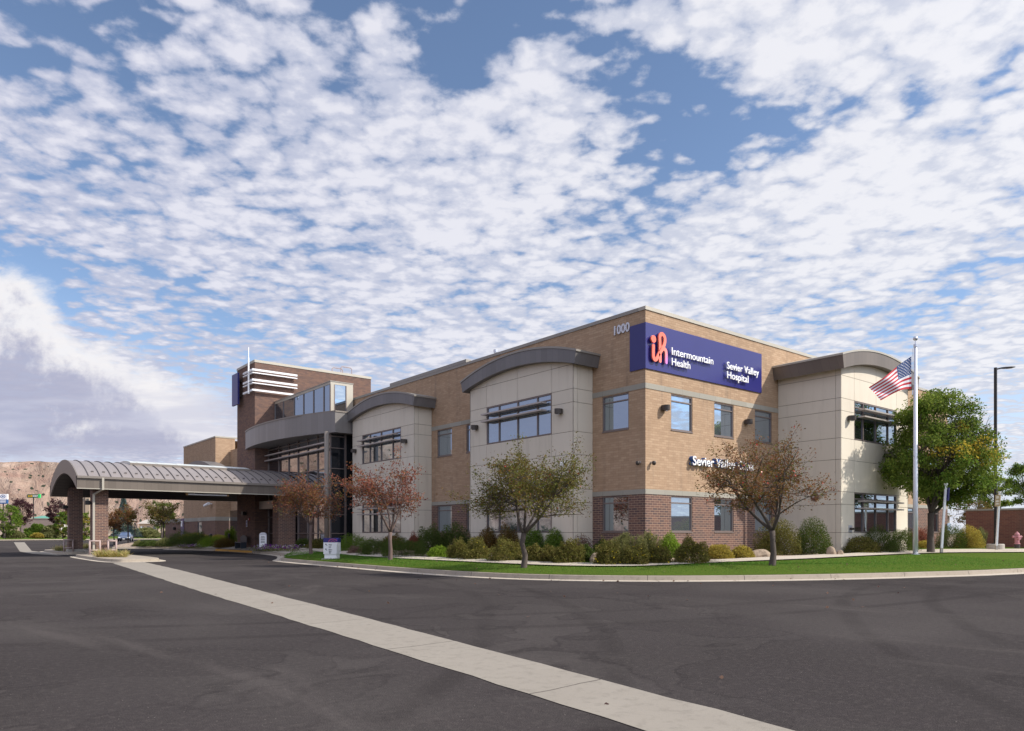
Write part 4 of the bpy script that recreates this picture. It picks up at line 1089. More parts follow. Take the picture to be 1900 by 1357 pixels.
q = [gnd(36.5, 1023.7), gnd(60, 1028), gnd(100, 1030.5), (-16.7, 33.5)]; q2 = [gnd(58.6, 1022.6), gnd(75, 1024.5), gnd(105, 1026.5), (-16.7, 36.5)]
strip(mb, z3(q, .0075), z3(q2, .0075)); vg2 = mb.build('cross_gutter', MAT['gutter_concrete']); tag(vg2, kind='structure'); with_uv(vg2, lambda x, y: (y, 0))
# far side of the lot: kerb, lawn strip, gravel rise
fe = catmull([dep(-300, 146), dep(-60, 148), dep(20, 152), dep(120, 162), dep(345, 190)], 3)
kerb(fe, side=1, pan=.6)
fe1 = offset(fe, .8); fe2 = offset(fe, 13); fe3 = offset(fe, 46)
def flat_fan(name, A, B_, za, zb_, m):
    mb = MB(); strip(mb, z3(A, za), z3(B_, zb_)); o = mb.build(name, m); tag(o, kind='structure')
s0 = int(len(fe)*.40)
flat_fan('gravel_bank', fe1, fe3, .16, 2.0, MAT['gravel'])
flat_fan('lawn', fe1[s0:], (fe1*.1+fe2*.9)[s0:], .19, .72, MAT['lawn'])
# parking stripes far left
for k in range(5):
    p = dep(40+34*k, 143-1.2*k)
    r_ = ray(60+20*k)
    mb = MB(); d = np.array((.7, .71)); nrm = np.array((-.71, .7))*.07
    a_ = np.array(p); b_ = a_-d*5.4
    mb.add([(a_[0]-nrm[0], a_[1]-nrm[1], .005), (a_[0]+nrm[0], a_[1]+nrm[1], .005), (b_[0]+nrm[0], b_[1]+nrm[1], .005), (b_[0]-nrm[0], b_[1]-nrm[1], .005)], [(0, 1, 2, 3)])
    o = mb.build('parking_stripe', MAT['stripe_paint']); tag(o, kind='structure')

# hills all along the valley side
def hill():
    rs = np.random.RandomState(5)
    def fbm(x, y, o=6):
        v = 0; a = 1; f_ = 1
        for k in range(o):
            ph = rs_ph[k]; v += a*(math.sin(x*f_+ph[0]+1.7*math.sin(y*f_*.7+ph[1]))*math.cos(y*f_*1.1+ph[2]+1.3*math.sin(x*f_*.6+ph[3]))); a *= .52; f_ *= 1.97
        return v
    rs_ph = rs.uniform(0, 6.28, (8, 4))
    prof = [(40, .012), (56, .018), (66, .050), (76, .078), (83, .085), (86.5, .0835), (92, .088), (105, .118), (113, .142), (121, .128), (128, .095), (140, .085), (165, .10), (190, .07), (215, .04), (235, .02)]
    pa_ = [p[0] for p in prof]; ph_ = [p[1] for p in prof]
    az = np.linspace(40, 235, 420); nr = 46; r0, r1 = 420.0, 1150.0
    mb = MB()
    for j in range(nr):
        t = j/(nr-1); r = r0+(r1-r0)*t
        for a in az:
            H_ = np.interp(a, pa_, ph_)*r1*1.0
            e = t**1.25 if t < .93 else .915+.085*((t-.93)/.07)
            n = fbm(a*.55+t*1.2, t*5+a*.05)*.05*math.sin(math.pi*min(1, t*.98))
            rg = abs(fbm(a*1.9, t*1.5, 4))*.045*math.sin(math.pi*t)
            z = H_*(e+n-rg)+ (fbm(a*1.4, 3.0, 5)*1.3*t)
            if t > .97: z = H_*(.97)+fbm(a*1.4, 3.0, 5)*1.5
            ar = math.radians(a); mb.v.append((CAMX+r*math.cos(ar), CAMY+r*math.sin(ar), max(z, -.2) if j else -.25))
    k = len(az)
    for j in range(nr-1):
        for i in range(k-1): mb.f.append([j*k+i, j*k+i+1, (j+1)*k+i+1, (j+1)*k+i]); mb.mi.append(0)
    b = len(mb.v)                                    # back slope so that the ridge has depth
    for i in range(k):
        ar = math.radians(az[i]); mb.v.append((CAMX+1700*math.cos(ar), CAMY+1700*math.sin(ar), -.25))
    for i in range(k-1): mb.f.append([(nr-1)*k+i, (nr-1)*k+i+1, b+i+1, b+i]); mb.mi.append(0)
    o = mb.build('hills', MAT['hill_rock'], smooth=True); tag(o, kind='structure')
hill()

# ------------------------------------------------------------------ planting
def leaf_mesh(name, C, size, material, parent, rs, aspect=.55, up_bias=0.0, dirs=None, droop=0.0, mats=None, mi=None, size_var=.35):
    """one small folded quad per point of C (local coordinates)"""
    n = len(C)
    if dirs is None:
        d = rs.normal(size=(n, 3)); d[:, 2] = d[:, 2]*.7+up_bias-droop
    else: d = dirs+rs.normal(size=(n, 3))*.35
    d /= np.linalg.norm(d, axis=1)[:, None]+1e-9
    r = rs.normal(size=(n, 3)); s = np.cross(d, r); s /= np.linalg.norm(s, axis=1)[:, None]+1e-9
    L = size*(1+size_var*rs.uniform(-1, 1, n))[:, None]; W = L*aspect*.5
    nrm = np.cross(d, s)
    p0 = C; p1 = C+d*L*.5+s*W+nrm*L*.06; p2 = C+d*L; p3 = C+d*L*.5-s*W+nrm*L*.06
    co = np.stack([p0, p1, p2, p3], 1).reshape(-1, 3)
    me = bpy.data.meshes.new(name); me.vertices.add(4*n); me.vertices.foreach_set('co', co.astype(np.float32).ravel())
    me.loops.add(4*n); me.loops.foreach_set('vertex_index', np.arange(4*n, dtype=np.int32))
    me.polygons.add(n); me.polygons.foreach_set('loop_start', np.arange(0, 4*n, 4, dtype=np.int32)); me.polygons.foreach_set('loop_total', np.full(n, 4, dtype=np.int32))
    for m in (mats or [material]): me.materials.append(m)
    if mi is not None: me.polygons.foreach_set('material_index', mi.astype(np.int32))
    me.update(calc_edges=True); me.validate()
    o = bpy.data.objects.new(name, me); COL.objects.link(o); o.parent = parent; ORG[o.name] = (0, 0, 0)
    return o

def bez(a, b, lift, k, rs, wob=.06):
    a = np.array(a, float); b = np.array(b, float); L = np.linalg.norm(b-a)
    m = (a+b)/2+np.array([0, 0, lift*L])+rs.normal(size=3)*wob*L
    t = np.linspace(0, 1, k)[:, None]; return (1-t)**2*a+2*t*(1-t)*m+t*t*b
def tree(name, label, group, base, forks, crown, nleaf, lsize, lmats, seed, trunk_r, bark='bark', nsub=5, ntw=5, limbs=9, cat='tree', spread=.16, accents=None, shape='round', lean=(0, 0), flat=.55, droop=0.0, yellow=None, berries=0):
    """base xyz; forks = height of first fork; crown = (dx, dy, z0, z1, rx, ry)"""
    rs = np.random.RandomState(seed)
    root = thing(name, label, cat, base, group)
    cxo, cyo, z0, z1, rx, ry = crown
    fork = np.array([lean[0], lean[1], forks])
    mb = MB()
    flare = [(0, 0, -.1), (0, 0, .04), tuple(fork*.35+rs.normal(size=3)*[.03, .03, 0]), tuple(fork*.7+rs.normal(size=3)*[.03, .03, 0]), tuple(fork)]
    mb.tube([np.array(p)+np.array(base) for p in flare], [trunk_r*1.35, trunk_r*1.08, trunk_r*.88, trunk_r*.78, trunk_r*.85], 10)
    tips = []; zc = (z0+z1)/2; hz = (z1-z0)/2
    def inside(u):
        a = rs.uniform(0, 2*math.pi)
        if shape == 'umbrella':
            h = rs.uniform(0, 1)
            r = u*(1.0-.42*h**1.6) if h > .25 else u*(.80+.8*h)
            return np.array([cxo+rx*r*math.cos(a), cyo+ry*r*math.sin(a), z0+(z1-z0)*h])
        ph = math.acos(rs.uniform(-.9, 1)); return np.array([cxo+rx*u*math.sin(ph)*math.cos(a), cyo+ry*u*math.sin(ph)*math.sin(a), zc+hz*u*math.cos(ph)])
    stems = []; ns = 4 if shape == 'umbrella' else 5
    for i in range(ns):
        a = 2*math.pi*(i+rs.uniform(-.25, .25))/ns; u = rs.uniform(.28, .5)
        t1 = np.array([cxo+rx*u*math.cos(a), cyo+ry*u*math.sin(a), z0+(z1-z0)*rs.uniform(.25, .6)])
        L0 = bez(fork if i else fork*.97, t1, .02, 8, rs, .14); r0 = trunk_r*rs.uniform(.45, .62)
        mb.tube(L0+np.array(base), list(np.linspace(r0, r0*.45, 8)), 7); stems.append((L0, r0))
    for i in range(limbs):
        tgt = inside(rs.uniform(.72, 1.0)); L0, r0 = min(stems, key=lambda q: np.linalg.norm(q[0][-1]-tgt)+rs.uniform(0, .6)*rx)
        st = L0[rs.randint(3, 8)]
        L1 = bez(st, tgt, .10, 7, rs, .10); r1 = r0*rs.uniform(.40, .6)
        mb.tube(L1+np.array(base), list(np.linspace(r1, r1*.22, 7)), 5)
        for j in range(nsub):
            q = L1[rs.randint(1, 7)]; t2 = inside(rs.uniform(.75, 1.08)); t2 = q+(t2-q)*rs.uniform(.25, .75)
            L2 = bez(q, t2, .08, 5, rs, .12); mb.tube(L2+np.array(base), list(np.linspace(r1*.34, r1*.12, 5)), 4, cap=False)
            for k in range(ntw):
                q3 = L2[rs.randint(1, 5)]; dv = rs.normal(size=3); dv[2] = abs(dv[2])*.7-droop; dv /= np.linalg.norm(dv); out = (q3-np.array([cxo, cyo, zc-.3*hz])); out /= np.linalg.norm(out)+1e-6
                t3 = q3+(dv*.55+out*.75)*rs.uniform(.2, .7)*min(rx, ry)*.36
                L3 = bez(q3, t3, .02, 4, rs, .06)
                mb.tube(L3+np.array(base), list(np.linspace(max(.006, r1*.13), .004, 4)), 3, cap=False); tips.append(L3)
    if shape == 'umbrella':                          # long single shoots that break the outline
        for i in range(34):
            L2 = tips[rs.randint(len(tips))]; q = L2[-1]; out = q-np.array([cxo, cyo, z0]); out[2] = abs(out[2])*.7+.25*rs.uniform(0, 1); out /= np.linalg.norm(out)+1e-6
            t3 = q+(out+rs.normal(size=3)*.22)*rs.uniform(.22, .5)*min(rx, ry)*.62
            L3 = bez(q, t3, .03, 4, rs, .05); mb.tube(L3+np.array(base), [.010, .008, .006, .004], 3, cap=False)
            for _ in range(5): tips.append(L3)
    mb.build('trunk', MAT[bark], root, smooth=True)
    T = np.concatenate(tips); idx = rs.randint(0, len(tips), nleaf); tt = rs.uniform(0, 1, nleaf)**.7
    TP = np.stack(tips)          # n,4,3
    f_ = tt*2.999; i_ = f_.astype(int); fr = (f_-i_)[:, None]
    C = TP[idx, i_]*(1-fr)+TP[idx, i_+1]*fr+rs.normal(size=(nleaf, 3))*spread*min(1, min(rx, ry)/2)
    low_ = C[:, 2] < z0-.02*(z1-z0); C[low_] += (rs.normal(size=(int(low_.sum()), 3))*[.15, .15, .05]); C[low_, 2] += (z1-z0)*rs.uniform(.1, .5, int(low_.sum()))
    mi = np.zeros(nleaf, int)
    if len(lmats) > 1:
        # colour changes by limb and by clump, not leaf by leaf
        cl = rs.randint(0, 100, len(tips)); w = cl[idx]; mi = (w > 62).astype(int)
        if len(lmats) > 2: mi[w > 90] = 2
    if yellow is not None:
        for (yx, yy, yz, yr) in yellow:
            dd = np.linalg.norm(C-np.array([yx, yy, yz]), axis=1); mi[(dd < yr) & (rs.uniform(size=nleaf) < .7)] = len(lmats)-1
    if shape == 'clumps':                            # foliage in hanging sprays round the ends of the limbs
        nc = max(60, int(nleaf/230)); u = rs.normal(size=(nc, 3)); u /= np.linalg.norm(u, axis=1)[:, None]; k = rs.uniform(.35, 1, nc)**.42
        lobe = 1+.10*np.sin(3*np.arctan2(u[:, 1], u[:, 0])+seed)+.07*np.sin(5*u[:, 2]+seed*2)
        cc = np.stack([cxo+rx*.93*u[:, 0]*k*lobe, cyo+ry*.93*u[:, 1]*k*lobe, zc+hz*.93*u[:, 2]*k*lobe], 1)
        ci = rs.randint(0, nc, nleaf); cr = min(rx, hz)*rs.uniform(.15, .27, nc)
        off = rs.normal(size=(nleaf, 3)); off /= np.linalg.norm(off, axis=1)[:, None]; off *= (rs.uniform(0, 1, nleaf)**.5)[:, None]*cr[ci][:, None]; off[:, 2] *= .75; off[:, 2] -= .25*np.hypot(off[:, 0], off[:, 1])
        C = cc[ci]+off; mi = np.zeros(nleaf, int); w = rs.randint(0, 100, nc)[ci]
        if len(lmats) > 1: mi = (w > 55).astype(int)
        if len(lmats) > 2: mi[w > 80] = 2
        if yellow is not None:
            mi = np.minimum(mi, len(lmats)-2)
            for (yx, yy, yz, yr) in yellow:
                dc = np.linalg.norm(cc-np.array([yx, yy, yz]), axis=1)[ci]; mi[(dc < yr) & (rs.uniform(size=nleaf) < .8)] = len(lmats)-1
    leaf_mesh('crown', C, lsize, None, root, rs, mats=[MAT[m] for m in lmats], mi=mi, droop=droop)
    if berries:
        B_ = C[rs.randint(0, nleaf, berries)]; leaf_mesh('berries', B_, lsize*.9, MAT['berry'], root, rs, aspect=.9)
    return root

def px_tree(name, label, group, bpx, crown_px, fork_py, seed, ddepth=0.0, **kw):
    """crown_px = (left, right, top, bottom) in the photo; depth from where the trunk meets the ground"""
    x, y, z = kw.pop('at', None) or gt(*bpx)
    Y = (x-CAMX)*.6286+(y-CAMY)*.7777; s = Y/F_
    l, r, t, b = crown_px
    rx = (r-l)/2*s; off = ((l+r)/2-bpx[0])*s
    z0 = EYE+(HZ_-b)*s-z; z1 = EYE+(HZ_-t)*s-z; fk = EYE+(HZ_-fork_py)*s-z
    return tree(name, label, group, (x, y, z), fk, (off*.7777, -off*.6286, z0, z1, rx, rx*kw.pop('ryf', .95)), kw.pop('nleaf'), kw.pop('lsize'), kw.pop('lmats'), seed, kw.pop('trunk_r'), **kw)

GT = 'small ornamental trees along the lawn'
px_tree('ornamental_tree', 'small tree with olive and bronze leaves on the lawn before the middle cream bay', GT, (972, 1054), (862, 1126, 850, 960), 990, 11, nleaf=16500, lsize=.072, lmats=['leaf_olive', 'leaf_rust_green'], trunk_r=.105, shape='umbrella', limbs=20, nsub=7, ntw=5, berries=60, spread=.12)
px_tree('ornamental_tree', 'small tree with brown-green leaves and red berries before the raised clinic name', GT, (1433, 1050), (1284, 1530, 826, 952), 985, 22, nleaf=10500, lsize=.072, lmats=['leaf_brown_red', 'leaf_rust_green', 'leaf_olive'], trunk_r=.115, shape='umbrella', limbs=20, nsub=7, ntw=5, berries=90, spread=.12)
px_tree('ornamental_tree', 'small tree with sparse reddish pink leaves in front of the cream bay beside the lobby', GT, (724, 1040), (628, 790, 862, 962), 988, 33, nleaf=4600, lsize=.098, lmats=['leaf_red', 'leaf_brown_red'], bark='bark_pink', trunk_r=.10, shape='umbrella', limbs=18, nsub=6, ntw=5, spread=.13)
px_tree('ornamental_tree', 'small tree with orange-brown leaves at the lawn tip by the lobby entrance', GT, (577, 1029.5), (508, 640, 888, 972), 974, 44, nleaf=6500, lsize=.095, lmats=['leaf_brown_red', 'leaf_red', 'leaf_olive'], bark='bark_pink', trunk_r=.10, shape='umbrella', limbs=18, nsub=6, ntw=5, spread=.13)
# the big ash
x, y = dep(1727, 35.5); z = terrain(x, y)
px_tree('ash_tree', 'large dense green ash tree with yellow patches, behind the flagpole', None, (1727, 1021), (1640, 1840, 724, 950), 952, 55, at=(x, y, z), nleaf=52000, lsize=.120, shape='clumps', lmats=['leaf_ash', 'leaf_ash_tip', 'leaf_mid', 'leaf_yellow'], trunk_r=.17, limbs=26, nsub=9, ntw=6, spread=.20, droop=.55, yellow=[(.4, -1.6, 5.0, .85), (-1.6, -1.3, 4.9, .6), (.0, -1.3, 5.9, .45)], ryf=.95)

def spruce(label, base, h, r, seed, m='leaf_spruce', n=7000, group=None):
    rs = np.random.RandomState(seed); root = thing('spruce_tree', label, 'tree', base, group)
    mb = MB(); mb.tube([np.array(base)+np.array(p) for p in ((0, 0, -.1), (0, 0, h*.5), (0, 0, h*.97))], [r*.09, r*.05, .01], 7); mb.build('trunk', MAT['bark'], root)
    t = rs.uniform(0, 1, n)**1.35; lay = np.floor(t*14)/14; a = rs.uniform(0, 2*math.pi, n); lobes = 1+.12*np.sin(a*5+lay*40)+.08*np.sin(a*9+lay*70)
    rr = r*(1-t)*lobes*(.45+.55*rs.uniform(0, 1, n)**.5)*(1.0-.35*(t*14-np.floor(t*14)))
    C = np.stack([rr*np.cos(a), rr*np.sin(a), h*(.06+.93*t)-rr*.18], 1)
    leaf_mesh('crown', C, h*.045, MAT[m], root, rs, aspect=.35, dirs=np.stack([np.cos(a), np.sin(a), -.15+0*a], 1)); return root

def inside_building(x, y, m=.0):
    for x0, x1, y0, y1 in ((0, 40, 0, 40), (-1.2, 1, 3.1, 10.96), (-1.2, 1, 16.55, 24.5), (10.19, 17.5, -3.25, 1), (-2.4, 1, 25.3, 45), (-3.42, 3, 36.8, 41), (1.64, 20, 63.6, 95)):
        if x0-m < x < x1+m and y0-m < y < y1+m: return True
    return False
def shrub_mesh(kind, seed):
    """unit shrub: radius 1, height 1 (local); returns list of (name, mesh, mats)"""
    rs = np.random.RandomState(seed); n = {'fine': 13000, 'round': 11000, 'juniper': 12000, 'sparse': 4000, 'tall': 9000}[kind[0]]
    u = rs.normal(size=(n, 3)); u[:, 2] = abs(u[:, 2])*.9+ .02; u /= np.linalg.norm(u, axis=1)[:, None]
    lob = np.zeros(n); ph = rs.uniform(0, 6.28, (6, 3)); 
    for k in range(6): lob += np.sin(u@rs.normal(size=3)*rs.uniform(3, 8)+ph[k, 0])*.07
    rr = 1.12*(rs.uniform(.18, 1, n)**.36)*(1+lob*(1.1 if kind[0] in ('juniper', 'fine', 'tall') else .5))
    C = u*rr[:, None]; C[:, 2] = C[:, 2]*1.0
    if kind[0] == 'tall':
        sp = rs.randint(0, 26, n); a = rs.uniform(0, 6.28, 26); r = rs.uniform(0, .8, 26)**.8; tt = rs.uniform(0, 1, n)
        C = np.stack([np.cos(a[sp])*r[sp]*(.5+.6*tt), np.sin(a[sp])*r[sp]*(.5+.6*tt), tt*(1.05-.35*r[sp])], 1)+rs.normal(size=(n, 3))*.07
    C[:, 2] = np.abs(C[:, 2])
    return C, rs, n
PROTO = {}
def shrub(label, px, py, wpx, hpx, kind, leaf, cat='shrub', name=None, group='shrubs in the planting bed', flowers=None, nf=0, at=None, lsz=.062, seed=None, dens=1.0):
    x, y, z = at or gt(px, py)
    Y = (x-CAMX)*.6286+(y-CAMY)*.7777; s = Y/F_
    w = wpx/2*s*1.14; h = hpx*s*1.08
    if at is None:                                   # stay clear of the walls
        Yt = 15.0
        while Yt < Y and not inside_building(*dep(px, Yt), w*.45): Yt += .15
        if Yt < Y: Y = Yt-.15; x, y = dep(px, Y)
        z = terrain(x, y); s = Y/F_; w = wpx/2*s*1.14; h = max(.25, EYE+(HZ_-(py-hpx*1.04))*s-z)
    name = name or 'shrub'
    rs = np.random.RandomState(int(px*7+py) % 99991)
    C, rs, n = shrub_mesh((kind,), int(px*13+py*3) % 99991)
    n2 = int(min(n, max(900, n*dens*min(1.0, .30+w*h*.55)))); C = C[:n2]*np.array([w, w*.9, h]); n = n2
    root = thing(name, label, cat, (x, y, z-.02), group)
    mb = MB()
    for k in range(7):
        a = rs.uniform(0, 6.28); t_ = np.array([math.cos(a)*w*.6, math.sin(a)*w*.6, h*rs.uniform(.5, .85)])
        mb.tube(bez((0, 0, 0), t_, .1, 4, rs)+np.array((x, y, z-.02)), [.014, .010, .007, .004], 4, cap=False)
    mb.build('stems', MAT['bark'], root)
    sz = lsz*(1.0 if Y < 60 else Y/60)
    leaf_mesh('foliage', C, sz, MAT[leaf], root, rs, up_bias=.35, aspect=.5 if kind != 'juniper' else .32, dirs=(C/np.array([w, w, h])+np.array([0, 0, .5])) if kind in ('juniper', 'tall') else None)
    if flowers and nf:
        d = rs.normal(size=(nf, 3)); d[:, 2] = abs(d[:, 2]); d /= np.linalg.norm(d, axis=1)[:, None]
        F = d*np.array([w, w*.9, h])*rs.uniform(.88, 1.04, nf)[:, None]
        leaf_mesh('flowers', F, .062, MAT[flowers], root, rs, aspect=1.0)
    return root

bushes = [
 ('bright green juniper mound right of the blue and white directional sign', 658, 1023, 54, 27, 'juniper', 'leaf_juniper'),
 ('low russet brown shrub at the foot of the bright green juniper', 660, 1028, 26, 13, 'sparse', 'leaf_dry'),
 ('dark green spreading shrub by the walk, just left of the pink-leaved tree', 697, 1030, 52, 27, 'juniper', 'leaf_dark'),
 ('dark green spreading shrub by the walk, just right of the pink-leaved tree', 748, 1033, 58, 30, 'juniper', 'leaf_dark'),
 ('reddish shrub against the cream bay beside the lobby', 728, 1012, 50, 18, 'fine', 'leaf_rust'),
 ('pinkish red barberry against the foot of the cream bay beside the lobby', 768, 1011, 22, 17, 'fine', 'leaf_red'),
 ('tall dark green bush before the brick gap between the cream bays', 800, 1027, 52, 46, 'fine', 'leaf_dark'),
 ('broad dark green bush under the ground-floor window between the cream bays', 842, 1026, 56, 44, 'fine', 'leaf_dark'),
 ('small lime green mound at the edge of the walk before the tall dark bushes', 815, 1034.5, 36, 19, 'round', 'leaf_lime'),
 ('olive shrub with few yellow blooms, first right of the lime green mound', 852, 1037, 36, 30, 'fine', 'leaf_potentilla'),
 ('rounded olive shrub with yellow blooms by the walk below the bay edge', 884, 1038.5, 42, 33, 'fine', 'leaf_potentilla'),
 ('rusty olive bush under the left half of the middle bay window', 905, 1018, 50, 33, 'fine', 'leaf_rust'),
 ('rusty olive bush under the middle of the middle bay window', 943, 1019, 44, 34, 'fine', 'leaf_rust'),
 ('low olive shrub with yellow blooms left of the bronze-leaved tree trunk', 938, 1041, 54, 34, 'fine', 'leaf_potentilla'),
 ('round glossy green bush directly behind the bronze-leaved tree trunk', 988, 1018, 44, 32, 'round', 'leaf_mid'),
 ('small round glossy green bush under the right end of the middle bay', 1029, 1020, 34, 32, 'round', 'leaf_mid'),
 ('grey-olive shrub beside the pale boulder, right of the tree trunk', 994, 1041, 30, 26, 'fine', 'leaf_potentilla'),
 ('small olive shrub between the two pale boulders', 1017, 1043.5, 34, 26, 'fine', 'leaf_potentilla'),
 ('larger olive shrub with yellow blooms before the corner of the middle bay', 1055, 1045, 46, 37, 'fine', 'leaf_potentilla'),
 ('dense green shrub before the shaded side of the middle bay', 1088, 1043, 28, 28, 'fine', 'leaf_dark'),
 ('dry pinkish brown shrub against the side of the middle bay', 1080, 1022, 38, 26, 'sparse', 'leaf_dry'),
 ('dark olive bush against the brown brick left of the building corner', 1118, 1030, 30, 24, 'fine', 'leaf_dark'),
 ('yellow-flowered shrub left of the building corner, by the walk', 1131, 1048, 48, 38, 'fine', 'leaf_potentilla'),
 ('feathery olive shrub at the foot of the shaded corner window', 1160, 1035, 56, 40, 'tall', 'leaf_sage'),
 ('shrub full of yellow flowers right below the building corner', 1180, 1048, 48, 34, 'fine', 'leaf_potentilla'),
 ('feathery yellow-green shrub on the sunlit side of the building corner', 1203, 1036, 48, 44, 'tall', 'leaf_sage'),
 ('yellow-flowered shrub beside the round yellow-green bush', 1222, 1046.5, 38, 30, 'fine', 'leaf_potentilla'),
 ('round yellow-green bush under the first sunlit ground-floor window', 1243, 1034, 40, 38, 'round', 'leaf_lime'),
 ('widest yellow-flowered shrub, before the sunlit brown brick', 1283, 1045, 56, 42, 'fine', 'leaf_potentilla'),
 ('golden low shrub under the second sunlit ground-floor window', 1333, 1036, 46, 23, 'round', 'leaf_gold'),
 ('golden low shrub next to the long flat boulder', 1378, 1035, 36, 19, 'round', 'leaf_gold'),
 ('tall yellow-green bush behind the trunk of the red-berried tree', 1441, 1029, 64, 54, 'fine', 'leaf_potentilla'),
 ('large round green bush against the shaded side of the right-hand bay', 1507, 1029, 60, 57, 'round', 'leaf_ash_dark'),
 ('low olive shrub at the front corner of the right-hand bay', 1594, 1025.5, 54, 26, 'fine', 'leaf_potentilla'),
 ('purple-brown twiggy shrub between the olive and dark green shrubs of the right-hand bay', 1641, 1025, 46, 17, 'sparse', 'leaf_dry'),
 ('dark green pine shrub under the right-hand bay window', 1632, 1014, 60, 27, 'juniper', 'leaf_dark'),
 ('dark green pine shrub touching the left side of the flagpole', 1674, 1018, 44, 33, 'juniper', 'leaf_dark'),
 ('red-leaved shrub behind the flagpole', 1708, 1013, 38, 28, 'fine', 'leaf_red'),
 ('low golden shrub between flagpole and ash trunk', 1714, 1018, 26, 13, 'round', 'leaf_gold'),
 ('dark green shrub right of the ash trunk', 1765, 1017.5, 46, 34, 'juniper', 'leaf_dark'),
 ('bright golden shrub before the screen wall', 1797, 1017.5, 44, 37, 'round', 'leaf_gold'),
 ('grassy olive shrub before the screen wall left of the lamp post', 1820, 1017, 26, 33, 'tall', 'leaf_sage'),
 ('low dark green hedge shrub along the far wing, left end', 335, 1014, 46, 22, 'fine', 'leaf_dark'),
 ('low dark green hedge shrub along the far wing, next to the golden ones', 368, 1014, 46, 24, 'fine', 'leaf_dark'),
 ('orange-gold shrub behind the dark green hedge by the far wing', 362, 1005, 52, 13, 'round', 'leaf_gold'),
 ('bright lime spreading shrub at the drop-off kerb by the far wing', 397, 1015, 46, 19, 'juniper', 'leaf_lime'),
 ('orange-gold shrub behind the black bollard by the far wing', 408, 1006, 34, 12, 'round', 'leaf_gold'),
 ('russet shrub beside the tall yellow-green bush at the tower', 418, 1016, 34, 15, 'fine', 'leaf_rust'),
 ('tall yellow-green bush against the shaded side of the brick tower', 431, 1013, 24, 31, 'tall', 'leaf_lime'),
 ('low dark orange-flowered shrub at the lobby glass, left of the tree trunk', 563, 1017.5, 26, 14, 'fine', 'leaf_dark'),
 ('low olive orange-flowered shrub at the lobby glass, right of the tree trunk', 588, 1018.5, 26, 16, 'fine', 'leaf_potentilla'),
 ('dark brown-green low shrub on the island behind the pillar, under the small brown trees', 277, 1013.5, 30, 10, 'fine', 'leaf_dark'),
 ('straw-coloured low shrub on the strip, right of the dark low shrub', 303, 1013.5, 24, 12, 'fine', 'leaf_sage'),
 ('pale low shrub just right of the parked blue car', 256, 1012.5, 16, 8, 'fine', 'leaf_sage'),
]
yel = {852: 8, 884: 16, 938: 18, 994: 5, 1055: 16, 1131: 34, 1180: 70, 1222: 36, 1283: 60, 1203: 16, 1594: 8, 1441: 6}
ora = {563: 22, 588: 16}
for b in bushes:
    fl = ('petal_yellow', yel[b[1]]) if b[1] in yel else (('petal_orange', ora[b[1]]) if b[1] in ora else (None, 0))
    shrub(b[0], b[1], b[2], b[3], b[4], b[5], b[6], flowers=fl[0], nf=fl[1])

def boulder(label, px, py, w, h, seed, flat=1.0):
    x, y, z = gt(px, py); Y = (x-CAMX)*.6286+(y-CAMY)*.7777; s = Y/F_
    rs = np.random.RandomState(seed); mb = MB(); n, m = 12, 7; pts = []; ph = rs.uniform(0, 6, 8)
    for j in range(m+1):
        t = j/m*math.pi/2
        for i in range(n):
            a = 2*math.pi*i/n; r = math.cos(t)**.7*(1+.16*math.sin(a*2+ph[0])+.12*math.sin(a*3+ph[1]+t*2)+rs.uniform(-.05, .05))
            zz = math.sin(t)*(1+.25*math.cos(a+ph[2])*math.cos(t))
            pts.append((x+r*w/2*s*math.cos(a), y+r*w/2*s*math.sin(a)*.8, z-.05+zz*h*s*1.1))
    fs = [(j*n+i, j*n+(i+1) % n, (j+1)*n+(i+1) % n, (j+1)*n+i) for j in range(m) for i in range(n)]
    mb.add(pts, fs); o = mb.build('boulder', MAT['boulder']); tag(o, label, 'boulder', 'boulders in the planting bed'); return o
boulder('long flat tan boulder left of the red-berried tree trunk', 1409, 1034, 44, 15, 1)
boulder('upright tan boulder at the corner of the right-hand bay', 1543, 1031, 20, 17, 2)
boulder('small brown boulder right of the upright tan one', 1558, 1031, 14, 11, 3)
boulder('pale boulder right of the bronze-leaved tree trunk', 1004, 1040, 16, 13, 4)
boulder('pale boulder before the dense green shrub at the middle bay', 1104, 1044, 22, 19, 5)
boulder('pale boulder among the yellow flowers under the building corner', 1203, 1044, 20, 12, 6)
boulder('small pinkish rock before the dark shrub by the pink-leaved tree', 716, 1032.5, 10, 9, 7)

def flower_bed(label, px0, px1, py, hpx, m, n, name='petunia_bed'):
    rs = np.random.RandomState(int(px0)); a = gt(px0, py); b = gt(px1, py); c = [(a[i]+b[i])/2 for i in range(3)]
    L = math.dist(a[:2], b[:2]); Y = (c[0]-CAMX)*.6286+(c[1]-CAMY)*.7777; h = hpx*Y/F_
    root = thing(name, label, 'flower bed', c, 'beds of white and purple petunias')
    t = rs.uniform(-.5, .5, n); d = np.array([b[0]-a[0], b[1]-a[1], b[2]-a[2]]); nx = np.array([-d[1], d[0], 0])/L
    hh = h*(.55+.45*np.sin(t*14+1)**2)
    C = t[:, None]*d+nx*rs.normal(0, .28, n)[:, None]; C[:, 2] += rs.uniform(0, 1, n)*hh
    leaf_mesh('foliage', C, .09, MAT['leaf_sage'], root, rs)
    k = n//3; C2 = C[:k].copy(); C2[:, 2] = t[:k]*d[2]+hh[:k]*rs.uniform(.75, 1.1, k); leaf_mesh('flowers', C2, .11, MAT['petal_mixed'], root, rs, aspect=1.0)
flower_bed('row of white and purple petunias at the kerb before the entrance pier', 474, 552, 1023.5, 11, None, 1500)
flower_bed('row of white and purple petunias at the drop-off kerb by the far wing hedge', 338, 378, 1018, 7, None, 800)

